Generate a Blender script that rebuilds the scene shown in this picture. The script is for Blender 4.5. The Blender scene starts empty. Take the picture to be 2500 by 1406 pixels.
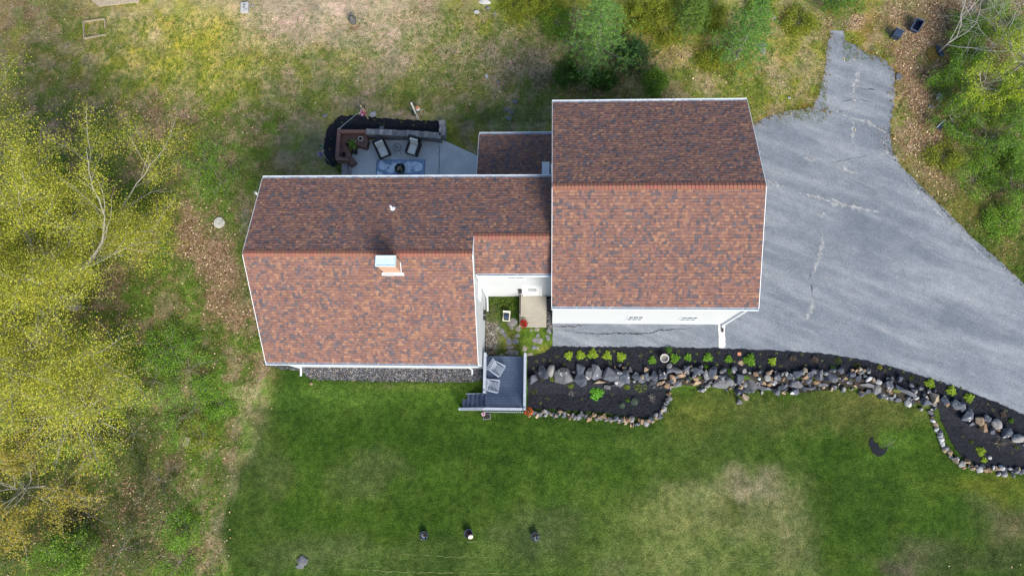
import bpy, bmesh, math, random
import numpy as np
from mathutils import Vector, Matrix, geometry, noise as mnoise

# ------------------------------------------------------------------ camera
HC = 38.5                       # drone height above the driveway, metres
F = 1727.433                    # focal length in pixels of a 2500 px wide picture
AX, AY, AZ = 0.2018, 0.0521, 0.0145
R3 = Matrix.Rotation(AZ, 3, 'Z') @ Matrix.Rotation(AY, 3, 'Y') @ Matrix.Rotation(AX, 3, 'X')
scene = bpy.context.scene
col = scene.collection
cd = bpy.data.cameras.new('Camera')
cam = bpy.data.objects.new('Camera', cd)
col.objects.link(cam)
cam.matrix_world = Matrix.Translation((0, 0, HC)) @ R3.to_4x4()
cd.sensor_width = 36
cd.lens = 36 * F / 2500
cd.clip_start = 0.5
cd.clip_end = 3000
scene.camera = cam

# ------------------------------------------------------------------ light
SUN = Vector((0.58, -1.2, 1.0)).normalized()
world = bpy.data.worlds.new('World')
scene.world = world
world.use_nodes = True
wn = world.node_tree
for n in list(wn.nodes):
    wn.nodes.remove(n)
sky = wn.nodes.new('ShaderNodeTexSky')
sky.sky_type = 'NISHITA'
sky.sun_disc = False
sky.sun_elevation = math.asin(SUN.z)
sky.sun_rotation = math.atan2(SUN.x, SUN.y)
sky.air_density = 1.0
sky.dust_density = 1.2
bg = wn.nodes.new('ShaderNodeBackground')
bg.inputs['Strength'].default_value = 0.15
wo = wn.nodes.new('ShaderNodeOutputWorld')
wn.links.new(sky.outputs[0], bg.inputs['Color'])
wn.links.new(bg.outputs[0], wo.inputs['Surface'])
sl = bpy.data.lights.new('Sun', 'SUN')
sl.energy = 4.2
sl.angle = math.radians(26)
sl.color = (1.0, 0.93, 0.82)
so = bpy.data.objects.new('Sun', sl)
col.objects.link(so)
so.rotation_euler = (-SUN).to_track_quat('-Z', 'Y').to_euler()
so.location = SUN * 60
scene.view_settings.view_transform = 'Standard'
scene.view_settings.look = 'None'
scene.view_settings.exposure = 0.6
scene.view_settings.gamma = 1

# ------------------------------------------------------------------ helpers
rnd = random.Random(7)
U = rnd.uniform


def ray(px, py):
    return R3 @ Vector(((px - 1250) / F, -(py - 703) / F, -1.0))


def sm(t):
    t = max(0.0, min(1.0, t))
    return t * t * (3 - 2 * t)


def P(px, py, z=None, dz=0.0):
    """the point of the ground (or of height z) seen at a place of the photograph"""
    d = ray(px, py)
    zz = 0.0 if z is None else z
    for i in range(1 if z is not None else 5):
        t = (zz - HC) / d.z
        q = Vector((d.x * t, d.y * t, zz))
        if z is None:
            zz = gz(q.x, q.y)
    q.z = zz + dz
    return q


def PY(px, py, y):
    d = ray(px, py)
    t = y / d.y
    return Vector((d.x * t, y, HC + d.z * t))


def PX(px, py, x):
    d = ray(px, py)
    t = x / d.x
    return Vector((x, d.y * t, HC + d.z * t))


def proj(x, y, z=0.0):
    """numpy: world -> photograph"""
    Rn = np.array(R3)
    q = np.stack([x, y, np.zeros_like(x) + z - HC], -1) @ Rn
    return 1250 + F * q[..., 0] / -q[..., 2], 703 - F * q[..., 1] / -q[..., 2]


def PP(pts, z=0.0):
    return [P(a, b, z) for a, b in pts]


# the lawn lies half a metre below the drive: the step runs along the boulder wall
_WL = [(-700, 960), (640, 938), (1150, 938), (1290, 928), (1600, 924), (1820, 915), (2060, 912), (2250, 962), (2400, 1035), (2500, 1078), (3300, 1400)]
_WLW = [P(a, b, 0.0) for a, b in _WL]
_wx = [p.x for p in _WLW]
_wy = [p.y for p in _WLW]


def gz(x, y):
    yl = float(np.interp(x, _wx, _wy))
    w = 1.3 if x < -2.5 else (0.75 if x > -1.2 else 0.75 + .55 * (-1.2 - x) / 1.3)
    return -0.5 * sm((yl - y) / w)


def ppm(px, py):
    return (P(px + 10, py, 0.0) - P(px - 10, py, 0.0)).length / 20


class MB:
    """collects geometry; build() links it as one mesh object"""

    def __init__(s):
        s.v, s.f, s.m, s.c = [], [], [], []

    def face(s, pts, m=0, c=None):
        i = len(s.v)
        s.v += [tuple(p) for p in pts]
        s.f.append(tuple(range(i, i + len(pts))))
        s.m.append(m)
        s.c.append(c)

    def box(s, c, size, rz=0.0, m=0, rx=0.0, ry=0.0, top=1.0, col=None):
        M = Matrix.Translation(c) @ Matrix.Rotation(rz, 4, 'Z') @ Matrix.Rotation(ry, 4, 'Y') @ Matrix.Rotation(rx, 4, 'X')
        a, b, h = size[0] / 2, size[1] / 2, size[2] / 2
        q = [M @ Vector(p) for p in ((-a, -b, -h), (a, -b, -h), (a, b, -h), (-a, b, -h), (-a * top, -b * top, h), (a * top, -b * top, h), (a * top, b * top, h), (-a * top, b * top, h))]
        i = len(s.v)
        s.v += [tuple(p) for p in q]
        for f in ((3, 2, 1, 0), (4, 5, 6, 7), (0, 1, 5, 4), (1, 2, 6, 5), (2, 3, 7, 6), (3, 0, 4, 7)):
            s.f.append(tuple(i + k for k in f))
            s.m.append(m)
            s.c.append(col)

    def bar(s, p0, p1, w, h, m=0, col=None):
        p0, p1 = Vector(p0), Vector(p1)
        d = (p1 - p0)
        L = d.length
        d.normalize()
        side = d.cross(Vector((0, 0, 1)))
        if side.length < 1e-4:
            side = Vector((1, 0, 0))
        side.normalize()
        up = side.cross(d)
        q = []
        for p in (p0, p1):
            for a, b in ((-1, -1), (1, -1), (1, 1), (-1, 1)):
                q.append(p + side * a * w / 2 + up * b * h / 2)
        i = len(s.v)
        s.v += [tuple(p) for p in q]
        for f in ((0, 1, 2, 3), (7, 6, 5, 4), (0, 4, 5, 1), (1, 5, 6, 2), (2, 6, 7, 3), (3, 7, 4, 0)):
            s.f.append(tuple(i + k for k in f))
            s.m.append(m)
            s.c.append(col)

    def tube(s, p0, p1, r0, r1=None, n=8, m=0, cap=True, col=None):
        p0, p1 = Vector(p0), Vector(p1)
        r1 = r0 if r1 is None else r1
        d = p1 - p0
        if d.length < 1e-6:
            return
        d.normalize()
        a = d.orthogonal().normalized()
        b = d.cross(a)
        i = len(s.v)
        for p, r in ((p0, r0), (p1, r1)):
            for k in range(n):
                t = 2 * math.pi * k / n
                s.v.append(tuple(p + (a * math.cos(t) + b * math.sin(t)) * r))
        for k in range(n):
            k2 = (k + 1) % n
            s.f.append((i + k, i + k2, i + n + k2, i + n + k))
            s.m.append(m)
            s.c.append(col)
        if cap:
            s.f.append(tuple(i + k for k in reversed(range(n))))
            s.f.append(tuple(i + n + k for k in range(n)))
            s.m += [m, m]
            s.c += [col, col]

    def lathe(s, c, prof, n=20, m=0, sx=1.0, sy=1.0, ms=None):
        c = Vector(c)
        i = len(s.v)
        for r, z in prof:
            for k in range(n):
                t = 2 * math.pi * k / n
                s.v.append((c.x + r * sx * math.cos(t), c.y + r * sy * math.sin(t), c.z + z))
        for j in range(len(prof) - 1):
            for k in range(n):
                k2 = (k + 1) % n
                s.f.append((i + j * n + k, i + j * n + k2, i + (j + 1) * n + k2, i + (j + 1) * n + k))
                s.m.append(ms[j] if ms else m)
                s.c.append(None)
        s.f.append(tuple(i + k for k in reversed(range(n))))
        s.m.append(m)
        s.c.append(None)
        j = len(prof) - 1
        s.f.append(tuple(i + j * n + k for k in range(n)))
        s.m.append(ms[-1] if ms else m)
        s.c.append(None)

    def prism(s, poly, z0, z1, m=0, col=None):
        """poly: points of one height or xy; anticlockwise or not"""
        pts = [Vector((p[0], p[1], 0)) for p in poly]
        area = sum(pts[k].x * pts[(k + 1) % len(pts)].y - pts[(k + 1) % len(pts)].x * pts[k].y for k in range(len(pts)))
        if area < 0:
            pts.reverse()
        n = len(pts)
        i = len(s.v)
        s.v += [(p.x, p.y, z0) for p in pts] + [(p.x, p.y, z1) for p in pts]
        s.f.append(tuple(i + k for k in reversed(range(n))))
        s.f.append(tuple(i + n + k for k in range(n)))
        s.m += [m, m]
        s.c += [col, col]
        for k in range(n):
            k2 = (k + 1) % n
            s.f.append((i + k, i + k2, i + n + k2, i + n + k))
            s.m.append(m)
            s.c.append(col)

    def build(s, name, mats, parent=None, world=True, smooth=False, bevel=0.0):
        if not isinstance(mats, (list, tuple)):
            mats = [mats]
        me = bpy.data.meshes.new(name)
        off = Vector(parent.get('org', (0, 0, 0))) if (parent and world) else Vector((0, 0, 0))
        vs = [(a - off.x, b - off.y, c - off.z) for a, b, c in s.v] if off.length > 0 else s.v
        me.from_pydata(vs, [], s.f)
        for k in mats:
            me.materials.append(k)
        me.polygons.foreach_set('material_index', s.m)
        if any(k is not None for k in s.c):
            at = me.attributes.new('fcol', 'FLOAT_COLOR', 'FACE')
            at.data.foreach_set('color', [x for k in s.c for x in ((k[0], k[1], k[2], 1.0) if k else (1, 1, 1, 1))])
        if smooth:
            me.polygons.foreach_set('use_smooth', [True] * len(me.polygons))
        me.update()
        o = bpy.data.objects.new(name, me)
        col.objects.link(o)
        if parent:
            o.parent = parent
        if bevel > 0:
            bv = o.modifiers.new('bevel', 'BEVEL')
            bv.width = bevel
            bv.segments = 2
            bv.limit_method = 'ANGLE'
        return o


def tag(o, label=None, cat=None, group=None, kind=None):
    if label:
        o['label'] = label
    if cat:
        o['category'] = cat
    if group:
        o['group'] = group
    if kind:
        o['kind'] = kind
    return o


def thing(name, label, cat, loc=(0, 0, 0), rz=0.0, group=None, local=False):
    o = bpy.data.objects.new(name, None)
    col.objects.link(o)
    o.empty_display_size = 0.3
    o.location = loc
    o.rotation_euler = (0, 0, rz)
    if not local:
        o['org'] = tuple(loc)
    return tag(o, label, cat, group)


def dup(root, loc, rz, label=None, group=None, scale=None):
    r = root.copy()
    col.objects.link(r)
    r.location = loc
    r.rotation_euler = (0, 0, rz)
    if scale:
        r.scale = (scale,) * 3 if not isinstance(scale, tuple) else scale
    if label:
        r['label'] = label
    if group:
        r['group'] = group
    for ch in list(root.children):
        c = ch.copy()
        col.objects.link(c)
        c.parent = r
        for g in list(ch.children):
            d = g.copy()
            col.objects.link(d)
            d.parent = c
    return r


# ------------------------------------------------------------------ materials
class NT:
    def __init__(s, name):
        s.mat = bpy.data.materials.new(name)
        s.mat.use_nodes = True
        s.t = s.mat.node_tree
        s.b = s.t.nodes['Principled BSDF']
        s.out = s.t.nodes['Material Output']

    def n(s, typ, **kw):
        k = s.t.nodes.new(typ)
        for a, b in kw.items():
            setattr(k, a, b)
        return k

    def l(s, a, b):
        s.t.links.new(a, b)

    def pos(s, scale=(1, 1, 1), rot=(0, 0, 0), obj=False):
        g = s.n('ShaderNodeTexCoord') if obj else s.n('ShaderNodeNewGeometry')
        src = g.outputs['Object'] if obj else g.outputs['Position']
        if any(rot):
            k = s.n('ShaderNodeMapping')
            k.inputs['Rotation'].default_value = rot
            s.l(src, k.inputs['Vector'])
            src = k.outputs[0]
        m = s.n('ShaderNodeMapping')
        m.inputs['Scale'].default_value = scale
        s.l(src, m.inputs['Vector'])
        return m.outputs[0]

    def noise(s, vec, scale, detail=3, rough=0.55):
        k = s.n('ShaderNodeTexNoise')
        k.inputs['Scale'].default_value = scale
        k.inputs['Detail'].default_value = detail
        k.inputs['Roughness'].default_value = rough
        s.l(vec, k.inputs['Vector'])
        return k.outputs['Fac']

    def ramp(s, fac, stops, interp='LINEAR'):
        k = s.n('ShaderNodeValToRGB')
        k.color_ramp.interpolation = interp
        e = k.color_ramp.elements
        while len(e) < len(stops):
            e.new(0.5)
        for a, (p, c) in zip(e, stops):
            a.position = p
            a.color = (*c, 1) if len(c) == 3 else c
        s.l(fac, k.inputs[0])
        return k.outputs[0]

    def mix(s, fac, a, b, mode='MIX'):
        k = s.n('ShaderNodeMix', data_type='RGBA', blend_type=mode)
        for sock, val in ((k.inputs[0], fac), (k.inputs[6], a), (k.inputs[7], b)):
            if isinstance(val, (int, float)):
                sock.default_value = val
            elif isinstance(val, tuple):
                sock.default_value = (*val, 1)
            else:
                s.l(val, sock)
        return k.outputs[2]

    def math(s, op, a, b=0.0, c=None):
        k = s.n('ShaderNodeMath', operation=op)
        for sock, val in zip(k.inputs, (a, b, c)):
            if val is None:
                continue
            if isinstance(val, (int, float)):
                sock.default_value = val
            else:
                s.l(val, sock)
        return k.outputs[0]

    def attr(s, name):
        k = s.n('ShaderNodeAttribute')
        k.attribute_name = name
        return k

    def bump(s, h, strength=0.4, dist=0.02):
        k = s.n('ShaderNodeBump')
        k.inputs['Strength'].default_value = strength
        k.inputs['Distance'].default_value = dist
        s.l(h, k.inputs['Height'])
        s.l(k.outputs[0], s.b.inputs['Normal'])

    def done(s, color, rough=0.8, metal=0.0, spec=0.3):
        if isinstance(color, tuple):
            s.b.inputs['Base Color'].default_value = (*color, 1)
        else:
            s.l(color, s.b.inputs['Base Color'])
        s.b.inputs['Roughness'].default_value = rough
        s.b.inputs['Metallic'].default_value = metal
        s.b.inputs['Specular IOR Level'].default_value = spec
        return s.mat


def mottled(name, c1, c2, scale=4.0, rough=0.8, bump=0.3, detail=4, fine=40.0, metal=0.0, spec=0.3, obj=False):
    t = NT(name)
    v = t.pos(obj=obj)
    a = t.noise(v, scale, detail)
    b = t.noise(v, fine, 2)
    c = t.ramp(a, [(0.3, c1), (0.7, c2)])
    c = t.mix(0.5, c, t.ramp(b, [(0.25, (0.55, 0.55, 0.55)), (0.75, (1.35, 1.35, 1.35))]), 'MULTIPLY')
    c2_ = t.mix(1.0, c, (1.25, 1.25, 1.25), 'MULTIPLY')
    if bump:
        t.bump(t.math('ADD', a, t.math('MULTIPLY', b, 0.5)), bump, 0.02)
    return t.done(c2_, rough, metal, spec)


def rocky(name, stops, scale=5.0, lichen=None):
    """stone: a tone of its own per object, veins and blotches"""
    t = NT(name)
    oi = t.n('ShaderNodeObjectInfo')
    v = t.pos()
    c = t.ramp(oi.outputs['Random'], stops)
    a = t.noise(v, scale, 6, 0.65)
    b = t.noise(v, scale * 7, 3)
    c = t.mix(0.85, c, t.ramp(a, [(0.3, (0.5, 0.5, 0.53)), (0.52, (1, 1, 1)), (0.75, (1.5, 1.45, 1.4))]), 'MULTIPLY')
    c = t.mix(0.5, c, t.ramp(b, [(0.3, (0.6, 0.6, 0.6)), (0.7, (1.35, 1.35, 1.35))]), 'MULTIPLY')
    if lichen:
        k = t.noise(v, 2.6, 4, 0.7)
        c = t.mix(t.ramp(k, [(0.62, (0, 0, 0)), (0.66, (1, 1, 1))]), c, lichen)
    t.bump(t.math('ADD', a, t.math('MULTIPLY', b, 0.4)), 0.7, 0.05)
    return t.done(c, 0.85)


def facecol(name, rough=0.8, fine=60.0, amt=0.4, trans=0.0, spec=0.2, bump=0.0):
    t = NT(name)
    c = t.attr('fcol').outputs['Color']
    if amt:
        b = t.noise(t.pos(), fine, 2)
        c = t.mix(amt, c, t.ramp(b, [(0.25, (0.4, 0.4, 0.4)), (0.75, (1.6, 1.6, 1.6))]), 'MULTIPLY')
        if bump:
            t.bump(b, bump, 0.01)
    m = t.done(c, rough, 0, spec)
    if trans:
        tr = t.n('ShaderNodeBsdfTranslucent')
        t.l(c, tr.inputs['Color'])
        mx = t.n('ShaderNodeMixShader')
        mx.inputs[0].default_value = trans
        t.l(t.b.outputs[0], mx.inputs[1])
        t.l(tr.outputs[0], mx.inputs[2])
        t.l(mx.outputs[0], t.out.inputs['Surface'])
    return m


def siding(name, c):
    """white clapboards: rows of 11 cm"""
    t = NT(name)
    g = t.n('ShaderNodeNewGeometry')
    sp = t.n('ShaderNodeSeparateXYZ')
    t.l(g.outputs['Position'], sp.inputs[0])
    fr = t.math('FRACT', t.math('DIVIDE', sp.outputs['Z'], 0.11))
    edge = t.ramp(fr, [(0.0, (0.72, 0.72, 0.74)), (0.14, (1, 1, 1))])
    d = t.noise(t.pos((0.6, 0.6, 2.5)), 1.2, 4)
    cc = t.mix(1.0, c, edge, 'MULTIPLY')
    cc = t.mix(0.5, cc, t.ramp(d, [(0.3, (0.9, 0.9, 0.89)), (0.7, (1, 1, 1))]), 'MULTIPLY')
    t.bump(t.math('SUBTRACT', 1.0, fr), 0.5, 0.02)
    return t.done(cc, 0.45)


def asphalt_mat():
    t = NT('asphalt')
    v = t.pos()
    st = t.noise(t.pos((0.16, 1.0, 1), (0, 0, math.radians(24))), 0.9, 5, 0.6)
    big = t.noise(v, 0.22, 4, 0.6)
    mid = t.noise(v, 1.6, 5, 0.65)
    fine = t.noise(v, 22, 2, 0.6)
    grit = t.noise(v, 34, 2, 0.7)
    c = t.ramp(big, [(0.3, (0.122, 0.141, 0.171)), (0.7, (0.182, 0.201, 0.231))])
    c = t.mix(t.ramp(st, [(0.45, (0, 0, 0)), (0.72, (0.7, 0.7, 0.7))]), c, (0.30, 0.318, 0.34))
    pt = t.noise(t.pos((0.45, 1.3, 1), (0, 0, math.radians(20))), 1.1, 6, 0.72)
    c = t.mix(t.ramp(pt, [(0.58, (0, 0, 0)), (0.74, (0.6, 0.6, 0.6))]), c, (0.30, 0.30, 0.295))
    c = t.mix(t.ramp(st, [(0.2, (0.4, 0.4, 0.4)), (0.42, (0, 0, 0))]), c, (0.10, 0.112, 0.138))
    c = t.mix(0.5, c, t.ramp(mid, [(0.3, (0.78, 0.78, 0.78)), (0.7, (1.2, 1.2, 1.2))]), 'MULTIPLY')
    c = t.mix(0.65, c, t.ramp(fine, [(0.28, (0.6, 0.6, 0.61)), (0.72, (1.4, 1.4, 1.38))]), 'MULTIPLY')
    c = t.mix(0.7, c, t.ramp(grit, [(0.28, (0.5, 0.5, 0.52)), (0.72, (1.52, 1.52, 1.48))]), 'MULTIPLY')
    t.bump(t.math('ADD', fine, grit), 0.35, 0.01)
    return t.done(c, 0.9, 0, 0.2)


def ground_mat():
    t = NT('ground_cover')
    v = t.pos()
    g = t.attr('gcol').outputs['Color']
    li = t.attr('litter').outputs['Fac']
    big = t.noise(v, 0.8, 5, 0.65)
    mid = t.noise(v, 3.5, 5, 0.7)
    fine = t.noise(v, 14, 4, 0.7)
    blade = t.noise(t.pos((1.0, 2.6, 1), (0, 0, 0.5)), 17, 3, 0.7)
    blade2 = t.noise(t.pos((2.6, 1.0, 1), (0, 0, 0.2)), 15, 3, 0.7)
    c = t.mix(0.6, g, t.ramp(big, [(0.36, (0.72, 0.80, 0.85)), (0.5, (1, 1, 1)), (0.66, (1.45, 1.22, 1.5))]), 'MULTIPLY')
    c = t.mix(0.75, c, t.ramp(mid, [(0.37, (0.56, 0.64, 0.6)), (0.5, (1, 1, 1)), (0.64, (1.55, 1.36, 1.6))]), 'MULTIPLY')
    c = t.mix(0.65, c, t.ramp(fine, [(0.36, (0.46, 0.5, 0.48)), (0.5, (1, 1, 1)), (0.64, (1.65, 1.5, 1.7))]), 'MULTIPLY')
    c = t.mix(0.8, c, t.ramp(blade, [(0.25, (0.45, 0.48, 0.45)), (0.75, (1.55, 1.5, 1.6))]), 'MULTIPLY')
    c = t.mix(0.7, c, t.ramp(blade2, [(0.25, (0.5, 0.52, 0.5)), (0.75, (1.5, 1.45, 1.5))]), 'MULTIPLY')
    # fallen leaves lying in the ground cover
    vo = t.n('ShaderNodeTexVoronoi')
    vo.inputs['Scale'].default_value = 13.0
    vo.inputs['Randomness'].default_value = 1.0
    t.l(t.pos((1, 1, 0)), vo.inputs['Vector'])
    sep = t.n('ShaderNodeSeparateColor')
    t.l(vo.outputs['Color'], sep.inputs[0])
    lc = t.ramp(sep.outputs[0], [(0.0, (0.07, 0.04, 0.025)), (0.3, (0.15, 0.085, 0.05)), (0.6, (0.24, 0.15, 0.09)), (0.85, (0.34, 0.23, 0.15)), (1.0, (0.45, 0.35, 0.26))])
    lm = t.math('ADD', li, t.math('MULTIPLY', t.math('SUBTRACT', t.math('ADD', mid, sep.outputs[1]), 1.0), 1.1))
    lm = t.ramp(lm, [(0.45, (0, 0, 0)), (0.62, (1, 1, 1))])
    lm = t.math('MULTIPLY', lm, t.ramp(li, [(0.02, (0, 0, 0)), (0.12, (1, 1, 1))]))
    c = t.mix(lm, c, lc)
    wi = t.attr('wild').outputs['Fac']
    f1 = t.noise(t.pos((1, 2.2, 1), (0, 0, .8)), 21, 3, .75)
    f2 = t.noise(t.pos((2.0, 1, 1), (0, 0, .3)), 13, 4, .75)
    f3 = t.noise(v, 7, 5, .75)
    c = t.mix(t.math('MULTIPLY', wi, t.ramp(f3, [(.54, (0, 0, 0)), (.66, (.7, .7, .7))])), c, (.10, .17, .018))
    c = t.mix(t.math('MULTIPLY', wi, t.ramp(f1, [(.57, (0, 0, 0)), (.68, (.8, .8, .8))])), c, (.44, .34, .15))
    c = t.mix(t.math('MULTIPLY', wi, t.ramp(f2, [(.30, (.85, .85, .85)), (.42, (0, 0, 0))])), c, (.035, .032, .016))
    sp2 = t.noise(v, 30, 2, .6)
    c = t.mix(.6, c, t.ramp(sp2, [(.28, (.5, .5, .5)), (.72, (1.5, 1.5, 1.5))]), 'MULTIPLY')
    h = t.math('ADD', t.math('ADD', fine, blade), t.math('MULTIPLY', mid, 1.5))
    t.bump(h, 0.8, 0.06)
    return t.done(c, 0.95, 0, 0.1)


M = {}
M['roof'] = facecol('asphalt_shingle', 0.9, 55, 0.35, bump=0.3)
M['roof_under'] = mottled('roof_felt', (0.02, 0.018, 0.018), (0.03, 0.026, 0.026))
M['white'] = mottled('white_trim', (0.5, 0.52, 0.545), (0.57, 0.585, 0.6), 2, 0.4, 0.0)
M['gutter'] = mottled('white_aluminium', (0.48, 0.52, 0.565), (0.54, 0.575, 0.61), 1.5, 0.35, 0.0, spec=0.5)
M['glass_sky'] = mottled('pale_glass', (0.05, 0.07, 0.085), (0.11, 0.135, 0.155), 2.5, 0.12, 0.0, spec=0.6)
M['siding'] = siding('white_clapboard', (0.47, 0.495, 0.52))
M['glass'] = mottled('window_glass', (0.02, 0.03, 0.04), (0.05, 0.06, 0.075), 1.5, 0.12, 0.0, spec=0.4)
M['asphalt'] = asphalt_mat()
M['ground'] = ground_mat()
M['leaf'] = facecol('leaf', 0.55, 30, 0.15, trans=0.42)
M['needle'] = facecol('needle', 0.6, 30, 0.15, trans=0.4)
M['litter'] = facecol('dead_leaf', 0.85, 30, 0.2)
M['bark'] = mottled('pale_bark', (0.21, 0.20, 0.17), (0.32, 0.305, 0.26), 6, 0.9, 0.5)
M['bark_grey'] = mottled('weathered_bark', (0.2, 0.195, 0.185), (0.3, 0.29, 0.27), 6, 0.9, 0.5)
M['bark_dark'] = mottled('grey_bark', (0.12, 0.11, 0.10), (0.24, 0.22, 0.20), 6, 0.9, 0.5)
M['mulch'] = mottled('black_mulch', (0.003, 0.004, 0.007), (0.013, 0.0145, 0.021), 9, 0.95, 0.9, 5, 30)
M['concrete'] = mottled('patio_concrete', (0.35, 0.36, 0.355), (0.44, 0.445, 0.43), 1.2, 0.85, 0.1)
M['stoop'] = mottled('tan_concrete', (0.24, 0.222, 0.185), (0.29, 0.268, 0.226), 1.5, 0.85, 0.1)
M['cement'] = mottled('pale_cement', (0.42, 0.41, 0.39), (0.54, 0.53, 0.50), 3, 0.9, 0.2)
M['deck'] = mottled('blue_grey_composite', (0.034, 0.052, 0.092), (0.052, 0.074, 0.122), 3, 0.6, 0.1)
M['grey_rail'] = mottled('pale_grey_rail', (0.22, 0.25, 0.30), (0.29, 0.32, 0.375), 4, 0.6, 0.1)
M['chair'] = mottled('pale_grey_plastic', (0.2, 0.235, 0.30), (0.255, 0.29, 0.35), 3, 0.5, 0.0)
M['wicker'] = mottled('black_wicker', (0.008, 0.008, 0.009), (0.028, 0.027, 0.028), 40, 0.7, 0.8)
M['cushion'] = mottled('grey_cushion', (0.48, 0.47, 0.42), (0.58, 0.56, 0.5), 9, 0.95, 0.3)
M['black'] = mottled('black_metal', (0.012, 0.012, 0.013), (0.025, 0.025, 0.027), 8, 0.5, 0.1)
M['bin'] = mottled('dark_blue_plastic', (0.018, 0.028, 0.055), (0.03, 0.045, 0.08), 4, 0.4, 0.1)
M['brick'] = None
M['block'] = rocky('grey_block', [(0, (0.15, 0.155, 0.165)), (0.5, (0.22, 0.22, 0.225)), (1, (0.28, 0.275, 0.27))], 8)
M['slate'] = rocky('slate_rock', [(0, (0.055, 0.065, 0.087)), (0.4, (0.082, 0.093, 0.118)), (0.75, (0.106, 0.115, 0.136)), (1, (0.136, 0.136, 0.139))], 4.5, (0.5, 0.5, 0.47))
M['rock'] = rocky('grey_rock', [(0, (0.15, 0.155, 0.165)), (1, (0.26, 0.255, 0.25))], 5)
M['tan_rock'] = rocky('tan_rock', [(0, (0.20, 0.13, 0.075)), (0.5, (0.27, 0.19, 0.12)), (1, (0.31, 0.26, 0.19))], 6)
M['white_rock'] = rocky('white_rock', [(0, (0.32, 0.33, 0.34)), (1, (0.48, 0.48, 0.47))], 6)
M['moss_rock'] = rocky('mossy_rock', [(0, (0.13, 0.09, 0.02)), (1, (0.18, 0.12, 0.03))], 9)
M['flat_stone'] = rocky('flagstone', [(0, (0.12, 0.135, 0.16)), (0.5, (0.17, 0.17, 0.17)), (1, (0.24, 0.215, 0.175))], 5)
M['wood'] = mottled('weathered_wood', (0.22, 0.18, 0.12), (0.34, 0.29, 0.21), 6, 0.85, 0.3)
M['metal'] = mottled('galvanised_metal', (0.55, 0.58, 0.62), (0.68, 0.70, 0.72), 3, 0.35, 0.0, metal=0.75)
M['cap'] = mottled('sky_tinted_cap', (0.38, 0.50, 0.58), (0.44, 0.55, 0.62), 3, 0.3, 0.0, spec=0.5)  # blue sky reflection of the metal cap painted in as base colour
M['terracotta'] = mottled('terracotta', (0.33, 0.13, 0.07), (0.42, 0.18, 0.10), 6)
M['beige'] = mottled('beige_plastic', (0.52, 0.49, 0.42), (0.6, 0.57, 0.5), 4, 0.5, 0.0)
M['bowl'] = mottled('weathered_cement', (0.28, 0.27, 0.25), (0.38, 0.37, 0.35), 6, .9, .2)
M['iron'] = mottled('rusty_iron', (.05, .055, .06), (.10, .095, .09), 7, .8, .3)
M['soil'] = mottled('potting_soil', (0.012, 0.010, 0.009), (0.03, 0.025, 0.02), 20, 0.95, 0.8)
M['pink'] = mottled('pale_pink', (0.72, 0.48, 0.43), (0.78, 0.58, 0.52), 8, 0.6, 0.1)
M['straw'] = mottled('dry_clippings', (0.06, 0.10, 0.02), (0.13, 0.15, 0.05), 8)
M['seam'] = mottled('dark_joint', (0.02, 0.02, 0.022), (0.035, 0.035, 0.037), 8)
t = NT('washed_sand')
_n = t.noise(t.pos(), 5, 5, .7)
M['sand'] = t.done(t.mix(.6, t.ramp(_n, [(.44, (.17, .185, .205)), (.62, (.33, .33, .325))]), t.ramp(t.noise(t.pos(), 40, 2), [(.25, (.5, .5, .5)), (.75, (1.5, 1.5, 1.5))]), 'MULTIPLY'), .95)


def brick_mat():
    t = NT('brown_brick')
    br = t.n('ShaderNodeTexBrick')
    br.inputs['Scale'].default_value = 1.0
    br.inputs['Color1'].default_value = (0.20, 0.10, 0.075, 1)
    br.inputs['Color2'].default_value = (0.13, 0.07, 0.058, 1)
    br.inputs['Mortar'].default_value = (0.17, 0.13, 0.11, 1)
    br.inputs['Brick Width'].default_value = 0.21
    br.inputs['Row Height'].default_value = 0.09
    br.inputs['Mortar Size'].default_value = 0.008
    t.l(t.pos((1, 1, 1), (0.0, 0, 0)), br.inputs['Vector'])
    b = t.noise(t.pos(), 12, 3)
    c = t.mix(0.6, br.outputs['Color'], t.ramp(b, [(0.3, (0.6, 0.6, 0.6)), (0.7, (1.4, 1.4, 1.4))]), 'MULTIPLY')
    t.bump(b, 0.4, 0.02)
    return t.done(c, 0.9)


M['brick'] = brick_mat()


def chimney_brick():
    t = NT('chimney_brick')
    br = t.n('ShaderNodeTexBrick')
    br.inputs['Scale'].default_value = 1.0
    br.inputs['Color1'].default_value = (0.42, 0.20, 0.11, 1)
    br.inputs['Color2'].default_value = (0.33, 0.15, 0.08, 1)
    br.inputs['Mortar'].default_value = (0.5, 0.44, 0.38, 1)
    br.inputs['Brick Width'].default_value = 0.2
    br.inputs['Row Height'].default_value = 0.075
    br.inputs['Mortar Size'].default_value = 0.01
    g = t.n('ShaderNodeNewGeometry')
    sp = t.n('ShaderNodeSeparateXYZ')
    t.l(g.outputs['Position'], sp.inputs[0])
    cb = t.n('ShaderNodeCombineXYZ')
    t.l(t.math('ADD', sp.outputs['X'], sp.outputs['Y']), cb.inputs[0])
    t.l(sp.outputs['Z'], cb.inputs[1])
    t.l(cb.outputs[0], br.inputs['Vector'])
    return t.done(br.outputs['Color'], 0.9)


M['chimney'] = chimney_brick()


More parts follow.
